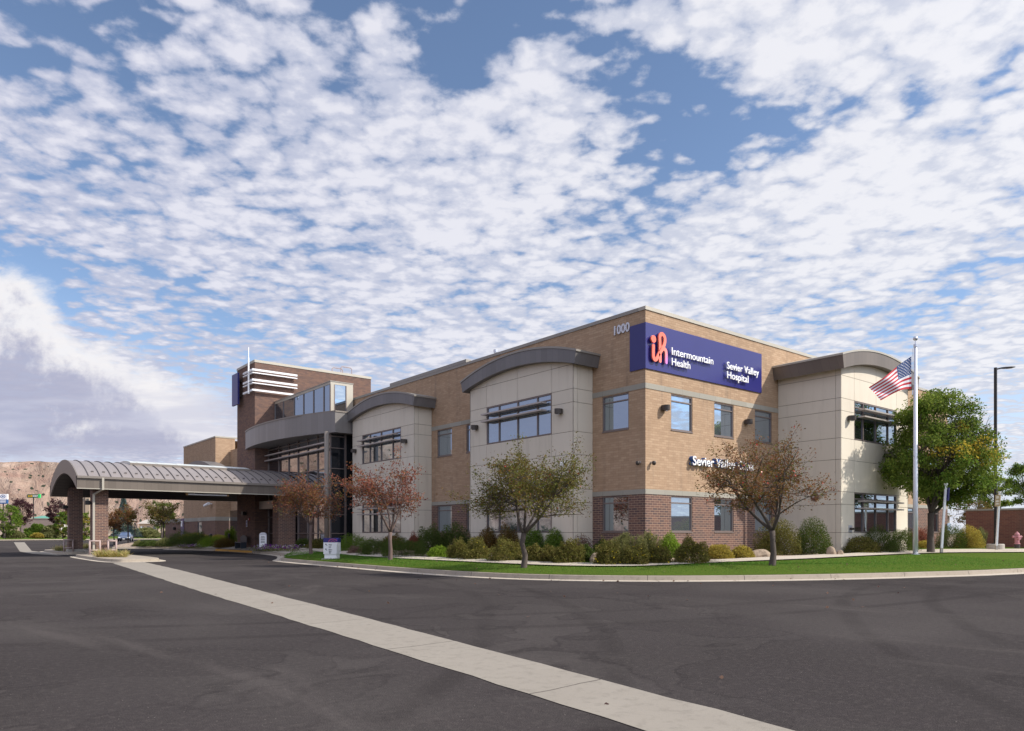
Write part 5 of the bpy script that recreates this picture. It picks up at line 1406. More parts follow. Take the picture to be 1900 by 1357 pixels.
def grasses(label, px, py, wpx, hpx, seed, n=900):
    x, y, z = gnd(px, py, .15)+(.15,); Y = (x-CAMX)*.6286+(y-CAMY)*.7777; s = Y/F_; rs = np.random.RandomState(seed)
    root = thing('ornamental_grass', label, 'ornamental grass', (x, y, z), 'tufts of dry grass on the canopy islands')
    k = 12; cx_ = rs.uniform(-.5, .5, k)*wpx*s; cy_ = rs.uniform(-.45, .45, k)
    i = rs.randint(0, k, n); d = rs.normal(size=(n, 3))*[.45, .45, .0]; d[:, 2] = 1
    C = np.stack([cx_[i]*.777+rs.normal(0, .06, n), -cx_[i]*.6286+cy_[i]+rs.normal(0, .06, n), 0*cx_[i]], 1)
    leaf_mesh('blades', C, hpx*s, MAT['straw'], root, rs, aspect=.05, dirs=d*1.0, size_var=.5)
    shr = rs.uniform(size=(500, 3))*[wpx*s, .9, .22]-[wpx*s/2, .45, 0]; C2 = np.stack([shr[:, 0]*.777, -shr[:, 0]*.6286+shr[:, 1], shr[:, 2]], 1)
    leaf_mesh('low_foliage', C2, .12, MAT['leaf_gold' if seed % 2 else 'leaf_sage'], root, rs, aspect=.3)
grasses('dry yellow grass on the near canopy island beside the downspout', 207, 1034, 56, 13, 3)
grasses('dark tufted grass at the foot of the shaded far pillar', 114, 1022.5, 20, 9, 4, 500)
grasses('low green tuft on the far island behind the near pillar', 158, 1018, 24, 9, 6, 500)

# grass blades on the near lawn
def blades():
    rs = np.random.RandomState(9); n = 90000
    A = lk_; Bq = lo_; i = rs.uniform(0, len(A)-1.001, n)
    # more blades where the camera is near
    i0 = i.astype(int); fr = (i-i0)[:, None]; t = rs.uniform(0, 1, n)[:, None]
    a = A[i0]*(1-fr)+A[i0+1]*fr; b = Bq[i0]*(1-fr)+Bq[i0+1]*fr; P = a*(1-t)+b*t
    keep = (P[:, 0] < 12) & (t[:, 0] < .955); P = P[keep]
    d = np.sqrt(((P[:, None, :]-kb[None, ::4, :])**2).sum(2)).min(1); z = .15+.42*(1-np.exp(-d/4.2))+.008
    C = np.stack([P[:, 0], P[:, 1], z], 1); m = len(C); dr = rs.normal(size=(m, 3))*.45; dr[:, 2] = 1
    o = leaf_mesh('grass', C, .055, MAT['blade'], None, rs, aspect=.16, dirs=dr, size_var=.5)
    tag(o, 'short green grass growing on the lawn between kerb and walk', 'grass', kind='stuff')
    n = 260; P2 = C[rs.randint(0, m, n)].copy(); P2[:, 2] += .035; 
    k = rs.uniform(size=n) < .5
    o2 = leaf_mesh('fallen_leaves', P2[k], .06, MAT['leaf_dry'], None, rs, aspect=.8); tag(o2, 'scattered brown fallen leaves lying on the lawn', 'fallen leaves', kind='stuff')
blades()
def litter():
    rs = np.random.RandomState(19); i = rs.randint(5, len(edge)-40, 160); P = edge[i]+rs.normal(0, .25, (160, 2)); C = np.column_stack([P, np.full(160, .03)])
    Q = np.column_stack([rs.uniform(-20, 8, 50), rs.uniform(-16, 0, 50), np.full(50, .012)])
    dd = np.array([polydist(q[:2], edge) for q in Q]); Q = Q[(Q[:, 1] < -4-.6*(Q[:, 0]+8)) | (Q[:, 0] < -10.5)]
    C = np.concatenate([C, Q]); d = rs.normal(size=(len(C), 3)); d[:, 2] *= .15
    o = leaf_mesh('leaf_litter', C, .07, MAT['leaf_dry'], None, rs, aspect=.7, dirs=d); tag(o, 'small dry leaves scattered along the kerb and on the asphalt', 'fallen leaves', kind='stuff')
litter()

# ---- trees across the lot and behind
def far_tree(label, px, Y, w, top, bot, leaf, seed, n=2500, fork=None, group='trees across the parking lot', name='broadleaf_tree', zb_=.6, shape='clumps', basepy=None, tr=None, spread=.3, sz=None):
    x, y = dep(px, Y); s = Y/F_
    z = zb_ if basepy is None else EYE-(basepy-HZ_)*s
    z0 = EYE+(HZ_-bot)*s-z; z1 = EYE+(HZ_-top)*s-z
    return tree(name, label, group, (x, y, z), fork or max(.5, z0+.1*(z1-z0)), (0, 0, z0, z1, w/2*s, w/2*s), n, sz or max(.12, .0024*Y), leaf, seed, tr or max(.08, w*s*.035), limbs=13, nsub=5, ntw=4, shape=shape, spread=spread)
far_tree('bright green bushy tree at the left edge of the lot', 8, 140, 64, 934, 992, ['leaf_mid', 'leaf_ash'], 61, 3600, fork=.8)
far_tree('dark plum-leaved tree left of the green and yellow pole sign', 38, 165, 44, 924, 975, ['leaf_plum'], 62, 2200)
far_tree('dark plum-leaved tree just left of the canopy', 108, 165, 40, 922, 980, ['leaf_plum'], 63, 2200)
far_tree('green tree with yellow tips seen past the shaded canopy pillar', 116, 135, 30, 948, 1000, ['leaf_mid', 'leaf_olive'], 64, 2600, fork=.7)
far_tree('yellow-green tree seen between the two canopy pillars', 158, 135, 26, 950, 1002, ['leaf_ash', 'leaf_gold'], 65, 2000, fork=.7)
far_tree('rusty brown small tree just right of the near canopy pillar', 211, 85, 30, 938, 985, ['leaf_brown_red'], 66, 2400, basepy=1016, shape='umbrella', tr=.08, spread=.16, sz=.15)
far_tree('small bronze-leaved tree in front of the parked blue car', 237, 84, 44, 938, 980, ['leaf_brown_red', 'leaf_olive'], 67, 3000, basepy=1015, shape='umbrella', tr=.09, spread=.16, sz=.15)
far_tree('small olive-leaved tree left of the far tan wing', 303, 80, 66, 934, 978, ['leaf_rust_green', 'leaf_olive'], 68, 3600, basepy=1015, shape='umbrella', tr=.10, spread=.16, sz=.15)
far_tree('yellow-green round tree behind the olive-leaved one near the far wing', 300, 150, 50, 925, 985, ['leaf_sage', 'leaf_ash'], 69, 2400)
far_tree('low green bush tree behind the blue car', 225, 160, 30, 968, 996, ['leaf_mid', 'leaf_olive'], 70, 1500, fork=.4)
x, y = dep(229, 150); spruce('tall blue spruce across the lot behind the parked blue car', (x, y, .8), 8.2, 2.3, 71)
x, y = dep(250, 150); spruce('small blue spruce right of the parked blue car', (x, y, .8), 2.9, 1.8, 72, n=2500)
x, y = dep(292, 165); spruce('low rounded blue spruce near the far wing', (x, y, .8), 3.3, 2.2, 73, n=2500)
for i, (px, Y, w, h, lf, t_) in enumerate([(25, 142, 24, 9, 'leaf_sage', 'small grey-green shrub on the gravel bank at the far left'), (68, 152, 28, 18, 'leaf_mid', 'green shrub below the green-roofed building across the lot'), (93, 152, 26, 15, 'leaf_sage', 'feathery green shrub across the lot left of the canopy'),
                               (70, 148, 14, 5, 'leaf_gold', 'low yellow flowering shrub at the edge of the far lawn'), (270, 160, 40, 12, 'leaf_sage', 'wide grey-green shrub across the lot between the spruces'), (322, 165, 30, 9, 'leaf_sage', 'grey-green shrub across the lot left of the far wing')]):
    x, y = dep(px, Y); shrub(t_, px, 990, w, h, 'fine', lf, at=(x, y, .7), group='shrubs across the parking lot', lsz=.15)
# right-hand background
x, y = dep(1846, 72); far_tree('light green tree behind the screen wall beside the lamp post', 1848, 72, 66, 876, 948, ['leaf_ash', 'leaf_mid'], 81, 7000, group='trees behind the screen wall', zb_=.8, fork=2.4)
far_tree('tall dark green tree at the right edge behind the screen wall', 1912, 64, 86, 836, 945, ['leaf_mid', 'leaf_dark'], 82, 9000, group='trees behind the screen wall', zb_=.8, fork=2.2)
far_tree('olive tree just behind the ash, before the screen wall', 1800, 62, 70, 905, 982, ['leaf_rust_green', 'leaf_olive'], 83, 2600, group='trees behind the screen wall', zb_=.7, fork=1.2)
# planting across the street to the west: what the glass looks out on
sp = [(-62, 46, 9, 2.9), (-66, 58, 8, 2.6), (-60, 66, 9.5, 3), (-70, 34, 7, 2.4)]
for i, (x, y, h, r) in enumerate(sp):
    spruce('blue spruce across the street, '+('nearest the lobby glass', 'second along the stone wall', 'tallest, third along the stone wall', 'shortest and furthest from the stone wall')[i], (x, y, .2), h, r, 90+i, n=2500, group='spruces opposite the lobby')

# ------------------------------------------------------------------ street objects
# flagpole and flag
fpx, fpy = dep(1698.5, 33.6); fz_ = terrain(fpx, fpy); s33 = 33.6/F_
FP = thing('flagpole', 'tall white flagpole with a ball on top, beside the ash tree', 'flagpole', (fpx, fpy, fz_))
ztop_ = EYE+(HZ_-645)*s33
mb = MB(); mb.tube([(fpx, fpy, fz_-.1), (fpx, fpy, fz_+2.5), (fpx, fpy, ztop_)], [.108, .104, .068], 20); mb.build('pole', MAT['silver_white'] if 'silver_white' in MAT else mat('silver_white', lambda g, p: setp(g, p, (.62, .64, .70), .38, .35)), FP, smooth=True)
mb = MB(); mb.lathe([(.20, fz_-.02), (.19, fz_+.03), (.13, fz_+.05)], fpx, fpy, 20); mb.build('flash_collar', MAT['silver_metal'], FP)
mb = MB(); mb.lathe([(.07, ztop_), (.085, ztop_+.02), (.085, ztop_+.14), (.03, ztop_+.16), (.02, ztop_+.30)], fpx, fpy, 14); mb.build('truck', MAT['silver_metal'], FP)
mb = MB(); bz = EYE+(HZ_-628.5)*s33; mb.lathe([(.105*math.sin(t)+.001, bz-.105*math.cos(t)) for t in np.linspace(0, math.pi, 11)], fpx, fpy, 18); mb.build('ball', MAT['silver_metal'], FP, smooth=True)
rx_, ry_ = .7777, -.6286     # photo right in world
hx, hy = fpx-rx_*.13, fpy-ry_*.13
mb = MB(); mb.tube([(hx, hy, ztop_-.05), (hx, hy, ztop_-2.0)], .008, 5); mb.tube([(hx+.02, hy, ztop_-2.0), (hx+.05, hy-.02, ztop_-2.35), (fpx+.10, fpy-.03, ztop_-2.55)], .008, 5)
mb.tube([(hx, hy, ztop_-1.98), (hx-.01, hy, ztop_-2.2)], .03, 6)
mb.build('halyard', MAT['silver_metal'], FP)
mat('flag_red', lambda g, p: setp(g, p, (.50, .012, .030), .75)); mat('flag_white', lambda g, p: setp(g, p, (.78, .78, .82), .75)); mat('flag_blue', lambda g, p: setp(g, p, (.035, .075, .21), .75))
def flag():
    root = thing('flag', 'red white and blue striped flag with stars, blowing left from the flagpole', 'flag', (hx, hy, ztop_-.6))
    top = [(1691, 661.5), (1668, 677), (1640, 699), (1609.5, 720)]; bot = [(1691, 722), (1672, 724), (1652, 733), (1631, 744.5)]
    def lerp(L, t):
        f_ = t*3; i = min(2, int(f_)); f_ -= i; p0, p1, p2, p3 = [np.array(L[max(0, min(3, i+k))], float) for k in (-1, 0, 1, 2)]
        return .5*((2*p1)+(-p0+p2)*f_+(2*p0-5*p1+4*p2-p3)*f_*f_+(-p0+3*p1-3*p2+p3)*f_**3)
    def P(u, v):
        q = lerp(top, u)*(1-v)+lerp(bot, u)*v
        w = (-.22*u+.10*math.sin(u*7.0+v*2.2)*u+.05*math.sin(u*15+v*5)*u)*1.0
        sag = math.sin(math.pi*v)*math.sin(math.pi*min(1, u*1.1))*3.0
        X = (q[0]-1698.5)*s33; Z = EYE+(HZ_-q[1]-sag*.4)*s33
        return (fpx+rx_*X+.6286*w, fpy+ry_*X+.7777*w, Z)
    NU = 39; NV = 26; vs = [P(i/NU, j/NV) for j in range(NV+1) for i in range(NU+1)]
    mb = MB(); mb.v = vs
    for j in range(NV):
        for i in range(NU):
            row = j//2; can = (i < NU*.4) and row < 7
            mb.f.append([j*(NU+1)+i, j*(NU+1)+i+1, (j+1)*(NU+1)+i+1, (j+1)*(NU+1)+i]); mb.mi.append(2 if can else (0 if row % 2 == 0 else 1))
    fo = mb.build('cloth', [MAT['flag_red'], MAT['flag_white'], MAT['flag_blue']], root, smooth=True)
    mb = MB()
    for r in range(9):
        n = 6 if r % 2 == 0 else 5
        for c in range(n):
            u = (.4/6)*(c+.5 if r % 2 == 0 else c+1.0); v = (7/13)*(r+1)/10
            o = np.array(P(u, v)); a = np.array(P(u+.01, v))-o; b = np.array(P(u, v-.01))-o; a /= np.linalg.norm(a); b -= a*b.dot(a); b /= np.linalg.norm(b)
            toward = np.array([CAMX, CAMY, EYE])-o; toward /= np.linalg.norm(toward)
            for sgn in (1, -1):
                pts = []
                for k in range(10):
                    rr = .033 if k % 2 == 0 else .014; an = math.pi/2+k*math.pi/5
                    pts.append(tuple(o+(a*math.cos(an)+b*math.sin(an))*rr+toward*.008*sgn))
                mb.add(pts, [tuple(range(10))])
    mb.build('stars', MAT['flag_white'], fo, root=root)
flag()

# street lamp
lx, ly = dep(1847, 41.5); lz = terrain(lx, ly); sL = 41.5/F_
lz = EYE-(1016-HZ_)*sL
ST = thing('street_lamp', 'tall black parking lot lamp with one arm, right of the ash tree', 'street lamp', (lx, ly, lz))
zt_ = EYE+(HZ_-682.5)*sL
mb = MB(); mb.lathe([(.44, lz-.2), (.44, lz+.16), (.41, lz+.20)], lx, ly, 24); mb.build('concrete_base', MAT['plain_concrete'], ST)
mb = MB(); mb.lathe([(.20, lz+.20), (.20, lz+.24)], lx, ly, 16); mb.tube([(lx, ly, lz+.2), (lx, ly, zt_)], .082, 16); mb.build('pole', MAT['black_metal'], ST, smooth=False)
mb = MB(); mb.tube([(lx, ly, zt_-.1), (lx+rx_*.35, ly+ry_*.35, zt_-.02)], .045, 8); mb.build('arm', MAT['black_metal'], ST)
hd = MB(); c0 = np.array((lx+rx_*.32, ly+ry_*.32)); r2 = np.array((rx_, ry_)); n2 = np.array((.6286, .7777))
prof = [(0, .06, .05), (.2, .13, .06), (.5, .17, .055), (.72, .15, .03)]
pts = []
for d_, w_, t_ in prof:
    for sw, st in ((-1, -1), (1, -1), (1, 1), (-1, 1)): q = c0+r2*d_+n2*w_*sw; pts.append((q[0], q[1], zt_-.02+.03*(d_/.7)+t_*.6*st))
fs = [(0, 1, 2, 3)]+[(4*i+k, 4*i+(k+1) % 4, 4*i+4+(k+1) % 4, 4*i+4+k) for i in range(3) for k in range(4)]+[(12, 13, 14, 15)]
hd.add(pts, fs); hd.build('lamp_head', MAT['black_metal'], ST)

# accessible-parking posts
def sign_post(label, bx, by_, tx, ty, Y, back, label_sign):
    x, y = dep(bx, Y); s = Y/F_; z = EYE-(by_-HZ_)*s; X2 = (tx-bx)*s; zt = EYE+(HZ_-ty)*s
    root = thing('parking_sign', label, 'parking sign', (x, y, z), 'accessible parking signs beside the walk')
    mb = MB(); p0 = np.array((x, y, z-.1)); p1 = np.array((x+rx_*X2, y+ry_*X2, zt))
    mb.tube([p0, p1], .062, 4); mb.build('post', MAT['white_metal'], root)
    mb = MB(); mb.tube([p0, p0+(p1-p0)*.07], .075, 4); mb.build('post_sleeve', MAT['plain_concrete'], root)
    mb = MB(); q = p0+(p1-p0)*.855
    # plate nearly edge-on to the camera
    d = np.array((.50, .866, 0)) if back else np.array((.6286*.98, .7777*.98, 0))
    d /= np.linalg.norm(d); up_ = (p1-p0)/np.linalg.norm(p1-p0); nn_ = np.cross(d, up_)
    c = q+nn_*.0
    w, h, t = .17, .30, .012
    off_ = nn_*(.078 if not back else -.078)
    def corner(a, b, cc): return tuple(c+off_+d*a*w+up_*b*h+nn_*cc*t)
    pts = [corner(a, b, cc) for cc in (-1, 1) for a, b in ((-1, -1), (1, -1), (1, 1), (-1, 1))]
    mb.add(pts, [(0, 1, 2, 3), (4, 7, 6, 5), (0, 4, 5, 1), (1, 5, 6, 2), (2, 6, 7, 3), (3, 7, 4, 0)]); pl = mb.build('sign_plate', MAT['sign_blue'] if not back else mat('beige_plate', lambda g, p: setp(g, p, (.50, .42, .30), .6)), root)
    mb = MB()
    for a0, a1, b0, b1 in ((-.5, .5, .35, .8), (-.6, .6, -.25, .05), (-.6, .6, -.7, -.45)):
        pts = [tuple(c+off_+d*a*w+up_*b*h+nn_*(t+.004)*(1 if not back else -1)) for a, b in ((a0, b0), (a1, b0), (a1, b1), (a0, b1))]; mb.add(pts, [(0, 1, 2, 3)])
    mb.build('sign_marking', MAT['letter_white'], pl, root=root)
    mb = MB(); mb.tube([p1-up_*.02, p1+up_*.05], .085, 8); mb.build('post_cap', MAT['white_metal'], root)
sign_post('leaning white post with blue sign plate seen edge-on, before the ash tree', 1746.5, 1021.5, 1755, 899, 33.5, False, '')
sign_post('white post with beige back of a sign plate, right beside the black lamp pole', 1848.5, 1016.5, 1854.5, 914, 38, True, '')

# fire hydrant
hx_, hy_ = dep(1887, 39.5); hz_ = EYE-(1014-HZ_)*39.5/F_
HY = thing('fire_hydrant', 'faded pink fire hydrant at the right edge before the brick screen wall', 'fire hydrant', (hx_, hy_, hz_))
mat('hydrant_pink', lambda g, p: setp(g, p, g.mix(g.noise(pos(g), 12, 4), (.36, .13, .15), (.50, .24, .26)), .6))
mb = MB(); mb.lathe([(.15, hz_+.12), (.15, hz_+.16), (.11, hz_+.17), (.11, hz_+.50), (.14, hz_+.51), (.14, hz_+.55), (.12, hz_+.56), (.12, hz_+.62)], hx_, hy_, 18); mb.build('barrel', MAT['hydrant_pink'], HY, smooth=False)
mb = MB(); mb.lathe([(.13, hz_+.62), (.11, hz_+.70), (.06, hz_+.75), (.035, hz_+.76), (.035, hz_+.82)], hx_, hy_, 18); mb.build('bonnet', MAT['hydrant_pink'], HY)
for sgn in (-1, 1):
    mb = MB(); mb.tube([(hx_+rx_*.1*sgn, hy_+ry_*.1*sgn, hz_+.52), (hx_+rx_*.22*sgn, hy_+ry_*.22*sgn, hz_+.52)], .06, 12); mb.tube([(hx_+rx_*.20*sgn, hy_+ry_*.20*sgn, hz_+.52), (hx_+rx_*.24*sgn, hy_+ry_*.24*sgn, hz_+.52)], .075, 6); mb.build('hose_nozzle', MAT['hydrant_pink'], HY)
mb = MB(); mb.tube([(hx_-.06, hy_-.08, hz_+.44), (hx_-.13, hy_-.17, hz_+.44)], .085, 12); mb.build('pumper_nozzle', MAT['hydrant_pink'], HY)
mb = MB(); mb.lathe([(.14, hz_-.1), (.14, hz_+.12)], hx_, hy_, 14); mb.build('base_flange', MAT['lamp_metal'], HY)

# brick screen wall
wx, wy_ = dep(1791.6, 50); wzt = EYE+(HZ_-945.3)*50/F_
SW = thing('screen_wall', 'low red-brown brick screen wall at the right edge behind the lamp post', 'wall', (wx, wy_, .6))
mb = MB(); mb.box(wx, wx+.3, wy_-26, wy_, .2, wzt-.12); mb.box(wx+.3, wx+9, wy_-.3, wy_, .2, wzt-.12); mb.build('brickwork', MAT['red_brick'], SW)
mb = MB(); mb.box(wx-.04, wx+.34, wy_-26, wy_+.04, wzt-.12, wzt); mb.box(wx+.34, wx+9, wy_-.34, wy_+.04, wzt-.12, wzt); mb.build('coping', MAT['cast_stone'], SW)

# directional sign
ax_, ay_, az_ = gt(616, 1037.5); sM = ((ax_-CAMX)*.6286+(ay_-CAMY)*.7777)/F_
DS = thing('directional_sign', 'white and dark blue directional sign box on the lawn tip by the entrance', 'sign', (ax_, ay_, az_))
fw_, hh_ = 27*sM, 39*sM
dx_, dy_ = rx_, ry_
ux = np.array((dx_*math.cos(R_(-14))-dy_*math.sin(R_(-14)), dx_*math.sin(R_(-14))+dy_*math.cos(R_(-14)))); nx_ = np.array((ux[1], -ux[0]))   # faces a little to the right of the camera
if nx_[0]*(CAMX-ax_)+nx_[1]*(CAMY-ay_) < 0: nx_ = -nx_
def sbox(mb, u0, u1, n0, n1, z0, z1):
    pts = [(ax_+ux[0]*u+nx_[0]*n, ay_+ux[1]*u+nx_[1]*n, az_+z) for z in (z0, z1) for u, n in ((u0, n0), (u1, n0), (u1, n1), (u0, n1))]
    mb.add(pts, [(0, 1, 2, 3), (4, 7, 6, 5), (0, 4, 5, 1), (1, 5, 6, 2), (2, 6, 7, 3), (3, 7, 4, 0)])
W2 = fw_/2
mb = MB(); sbox(mb, -W2-.08, W2+.08, -.25, .25, -.08, .03); mb.build('footing', MAT['plain_concrete'], DS)
mb = MB(); sbox(mb, -W2+.03, W2-.03, -.16, .16, .03, .24); mb.build('plinth', MAT['letter_white'], DS)
mb = MB(); sbox(mb, -W2, W2, -.20, .20, .24, hh_*.79); mb.build('cabinet', MAT['white_metal'], DS)
mb = MB(); sbox(mb, -W2, W2, -.20, .20, hh_*.79, hh_); mb.build('header', MAT['sign_blue'], DS)
mat('text_dark', lambda g, p: setp(g, p, (.03, .03, .05), .6)); mat('coral', lambda g, p: setp(g, p, (.55, .10, .16), .5))
def stext(par, body, u, z, h, w, m, name='lettering', org=None):
    cu = bpy.data.curves.new('t', 'FONT'); cu.body = body; cu.size = 1; cu.extrude = .003; cu.resolution_u = 2; cu.offset = .01
    o = bpy.data.objects.new('t', cu); COL.objects.link(o); dg = bpy.context.evaluated_depsgraph_get(); me = bpy.data.meshes.new_from_object(o.evaluated_get(dg)); bpy.data.objects.remove(o)
    co = np.zeros(len(me.vertices)*3); me.vertices.foreach_get('co', co); co = co.reshape(-1, 3); x = co[:, 0]-co[:, 0].min(); k = w/x.max(); x = x*k; yy = co[:, 1]/.729*h; n = .206+co[:, 2]
    out = np.stack([ux[0]*(u+x)+nx_[0]*n, ux[1]*(u+x)+nx_[1]*n, z+yy], 1)
    me.vertices.foreach_set('co', out.astype(np.float32).ravel()); me.materials.clear(); me.materials.append(m); me.update(); ob = bpy.data.objects.new(name, me); COL.objects.link(ob); ob.parent = par
H9 = hh_
for t_, u, z, w in (("Women's", -.10, .655, .46), ('Center', -.10, .555, .36), ('Infusion &', -.10, .42, .50), ('Wound', -.08, .33, .34), ('Care', -.08, .24+.03, .24)):
    stext(DS, t_, u*W2*2, z*H9, .055*H9, w*W2*1.05, MAT['text_dark'])
def arrow(z):
    mb = MB()
    def Pq(u, zz, n=.208): return (ax_+ux[0]*u+nx_[0]*n, ay_+ux[1]*u+nx_[1]*n, az_+zz)
    u = -W2*.55; a = .05
    mb.add([Pq(u-a, z+a), Pq(u+a*.4, z+a), Pq(u-a, z-a*.4)], [(0, 1, 2)])
    mb.add([Pq(u-a*.5, z+a*.2), Pq(u-a*.2, z+a*.5), Pq(u+a, z-a*.6), Pq(u+a*.7, z-a)], [(0, 1, 2, 3)])
    mb.build('arrow', MAT['text_dark'], DS)
arrow(.68*H9); arrow(.445*H9)
mb = MB()
for r0, r1, a0, a1 in ((.27, .235, 20, 180), (.13, .10, 10, 180)):
    n = 14; c = (W2*.45, hh_*.795)
    for i in range(n):
        q = [math.radians(a0+(a1-a0)*(i+k)/n) for k in (0, 1)]
        pts = []
        for rr, aa in ((r0, q[0]), (r0, q[1]), (r1, q[1]), (r1, q[0])):
            u = c[0]+rr*math.cos(aa)*.9; z = c[1]+rr*math.sin(aa)*.62
            pts.append((ax_+ux[0]*u+nx_[0]*.207, ay_+ux[1]*u+nx_[1]*.207, az_+z))
        mb.add(pts, [(0, 1, 2, 3)])
mb.build('header_arcs', MAT['coral'], DS)

# sidewalk signboard by the door, bench, bollards, extras
sx, sy = dep(488, 52.3); sz = terrain(sx, sy)+.02; sY = ((sx-CAMX)*.6286+(sy-CAMY)*.7777); ss = sY/F_
SB = thing('signboard', 'white portable signboard with rounded top standing beside the entrance doors', 'signboard', (sx, sy, sz))
def rb(mb, u0, u1, n0, n1, z0, z1):
    pts = [(sx+rx_*u+.6286*n, sy+ry_*u+.7777*n, sz+z) for z in (z0, z1) for u, n in ((u0, n0), (u1, n0), (u1, n1), (u0, n1))]
    mb.add(pts, [(0, 1, 2, 3), (4, 7, 6, 5), (0, 4, 5, 1), (1, 5, 6, 2), (2, 6, 7, 3), (3, 7, 4, 0)])
mb = MB(); rb(mb, -.45, .45, -.25, .25, 0, .10); mb.build('base', MAT['lamp_metal'], SB)
mb = MB(); poly = [(-.27, .12), (.27, .12), (.27, 1.16), (.22, 1.27), (.1, 1.33), (-.1, 1.33), (-.22, 1.27), (-.27, 1.16)]
pts = [(sx+rx_*u-.6286*0.03, sy+ry_*u-.7777*.03, sz+z) for u, z in poly]+[(sx+rx_*u+.6286*.03, sy+ry_*u+.7777*.03, sz+z) for u, z in poly]
mb.add(pts, [tuple(range(8)), tuple(range(15, 7, -1))]+[(i, (i+1) % 8, 8+(i+1) % 8, 8+i) for i in range(8)]); mb.build('frame', MAT['silver_metal'], SB)
mb = MB(); rb(mb, -.23, .23, -.045, -.031, .17, 1.15); mb.build('board', MAT['letter_white'], SB)
mb = MB()
for z, w in ((1.03, .13), (.95, .15), (.86, .15), (.79, .16), (.68, .15), (.60, .16), (.46, .04)): rb(mb, -w, w, -.05, -.046, z-.016, z+.016)
mb.build('printed_lines', MAT['text_dark'], SB)
bx_, by_ = -4.0, 38.3; bz_ = terrain(bx_, by_)+.02
BN = thing('bench', 'dark curved-back bench in the shade against the foot of the brick tower', 'bench', (bx_, by_, bz_))
def bb(mb, u0, u1, n0, n1, z0, z1):
    pts = [(bx_+n, by_-u, bz_+z) for z in (z0, z1) for u, n in ((u0, n0), (u1, n0), (u1, n1), (u0, n1))]
    mb.add(pts, [(0, 1, 2, 3), (4, 7, 6, 5), (0, 4, 5, 1), (1, 5, 6, 2), (2, 6, 7, 3), (3, 7, 4, 0)])
mat('bench_paint', lambda g, p: setp(g, p, (.035, .045, .065), .45))
mb = MB(); bb(mb, -.75, .75, -.25, .2, .42, .48); mb.build('seat', MAT['bench_paint'], BN)
for u in (-.68, .62): mb = MB(); bb(mb, u, u+.06, -.25, .2, -.02, .42); mb.build('leg', MAT['bench_paint'], BN)
mb = MB(); n = 12; P0 = [(-.75+1.5*i/n, .50) for i in range(n+1)]; P1 = [(-.75+1.5*i/n, .88+.16*math.sin(math.pi*i/n)) for i in range(n+1)]
pts = [(bx_+k, by_-u, bz_+z) for k in (.2, .25) for L in (P0, P1) for u, z in L]; m_ = n+1; fs = []
for i in range(n): fs += [(i, i+1, m_+i+1, m_+i), (2*m_+i, 3*m_+i, 3*m_+i+1, 2*m_+i+1), (m_+i, m_+i+1, 3*m_+i+1, 3*m_+i)]
mb.add(pts, fs); mb.build('backrest', MAT['bench_paint'], BN)
for px, t_ in ((391, 'black bollard behind the lime green shrub near the far wing'), (425, 'black bollard beside the tall yellow-green bush at the tower')):
    x, y, z = gt(px, 1014); rt = thing('bollard', t_, 'bollard', (x, y, z), 'black bollards at the drop-off')
    mb = MB(); mb.lathe([(.10, z-.05), (.10, z+.92), (.09, z+.94)], x, y, 14); mb.build('post', MAT['black_metal'], rt)
    mb = MB(); mb.lathe([(.12, z+.94), (.12, z+1.02), (.08, z+1.08), (.01, z+1.10)], x, y, 14); mb.build('cap', MAT['black_metal'], rt)
cxx, czz = onx(393, 937, fx)
rt = thing('security_camera', 'white security camera on the tan brick of the far wing below the canopy', 'security camera', (fx, cxx, czz))
mb = MB(); mb.tube([(fx-.01, cxx-.1, czz+.1), (fx-.45, cxx-.1, czz+.1)], .07, 8); mb.build('arm', MAT['white_metal'], rt)
mb = MB(); mb.tube([(fx-.4, cxx-.3, czz+.15), (fx-.6, cxx+.7, czz-.1)], .16, 10); mb.build('housing', MAT['white_metal'], rt)
l1, l2 = onx(326, 981, fx); rt = thing('wall_lamp', 'small black wall lamp low on the brown brick base of the far wing', 'wall lamp', (fx, l1, l2), None)
mb = MB(); mb.box(fx-.35, fx-.08, l1-.22, l1+.22, l2-.18, l2+.18); mb.build('lamp_shade', MAT['black_metal'], rt, bevel=.03); mb = MB(); mb.box(fx-.08, fx-.002, l1-.1, l1+.1, l2-.1, l2+.1); mb.build('back_plate', MAT['black_metal'], rt)
l1, l2 = onx(340.5, 980, fx-.02); l3 = onx(340.5, 996, fx-.02)[1]
rt = thing('banner_sign', 'narrow upright dark blue and white sign on the brown brick base of the far wing', 'sign', (fx-.02, l1, l2))
mb = MB(); mb.box(fx-.08, fx-.02, wy[1]-.1, wy[0], l3-.2, l2+1.2); mb.build('panel', MAT['sign_blue'], rt); mb = MB(); ww_ = (wy[0]+wy[1])/2
mb.box(fx-.09, fx-.081, ww_-.1, wy[0]-.05, l2+.2, l2+.9); mb.build('marking', MAT['letter_white'], rt)
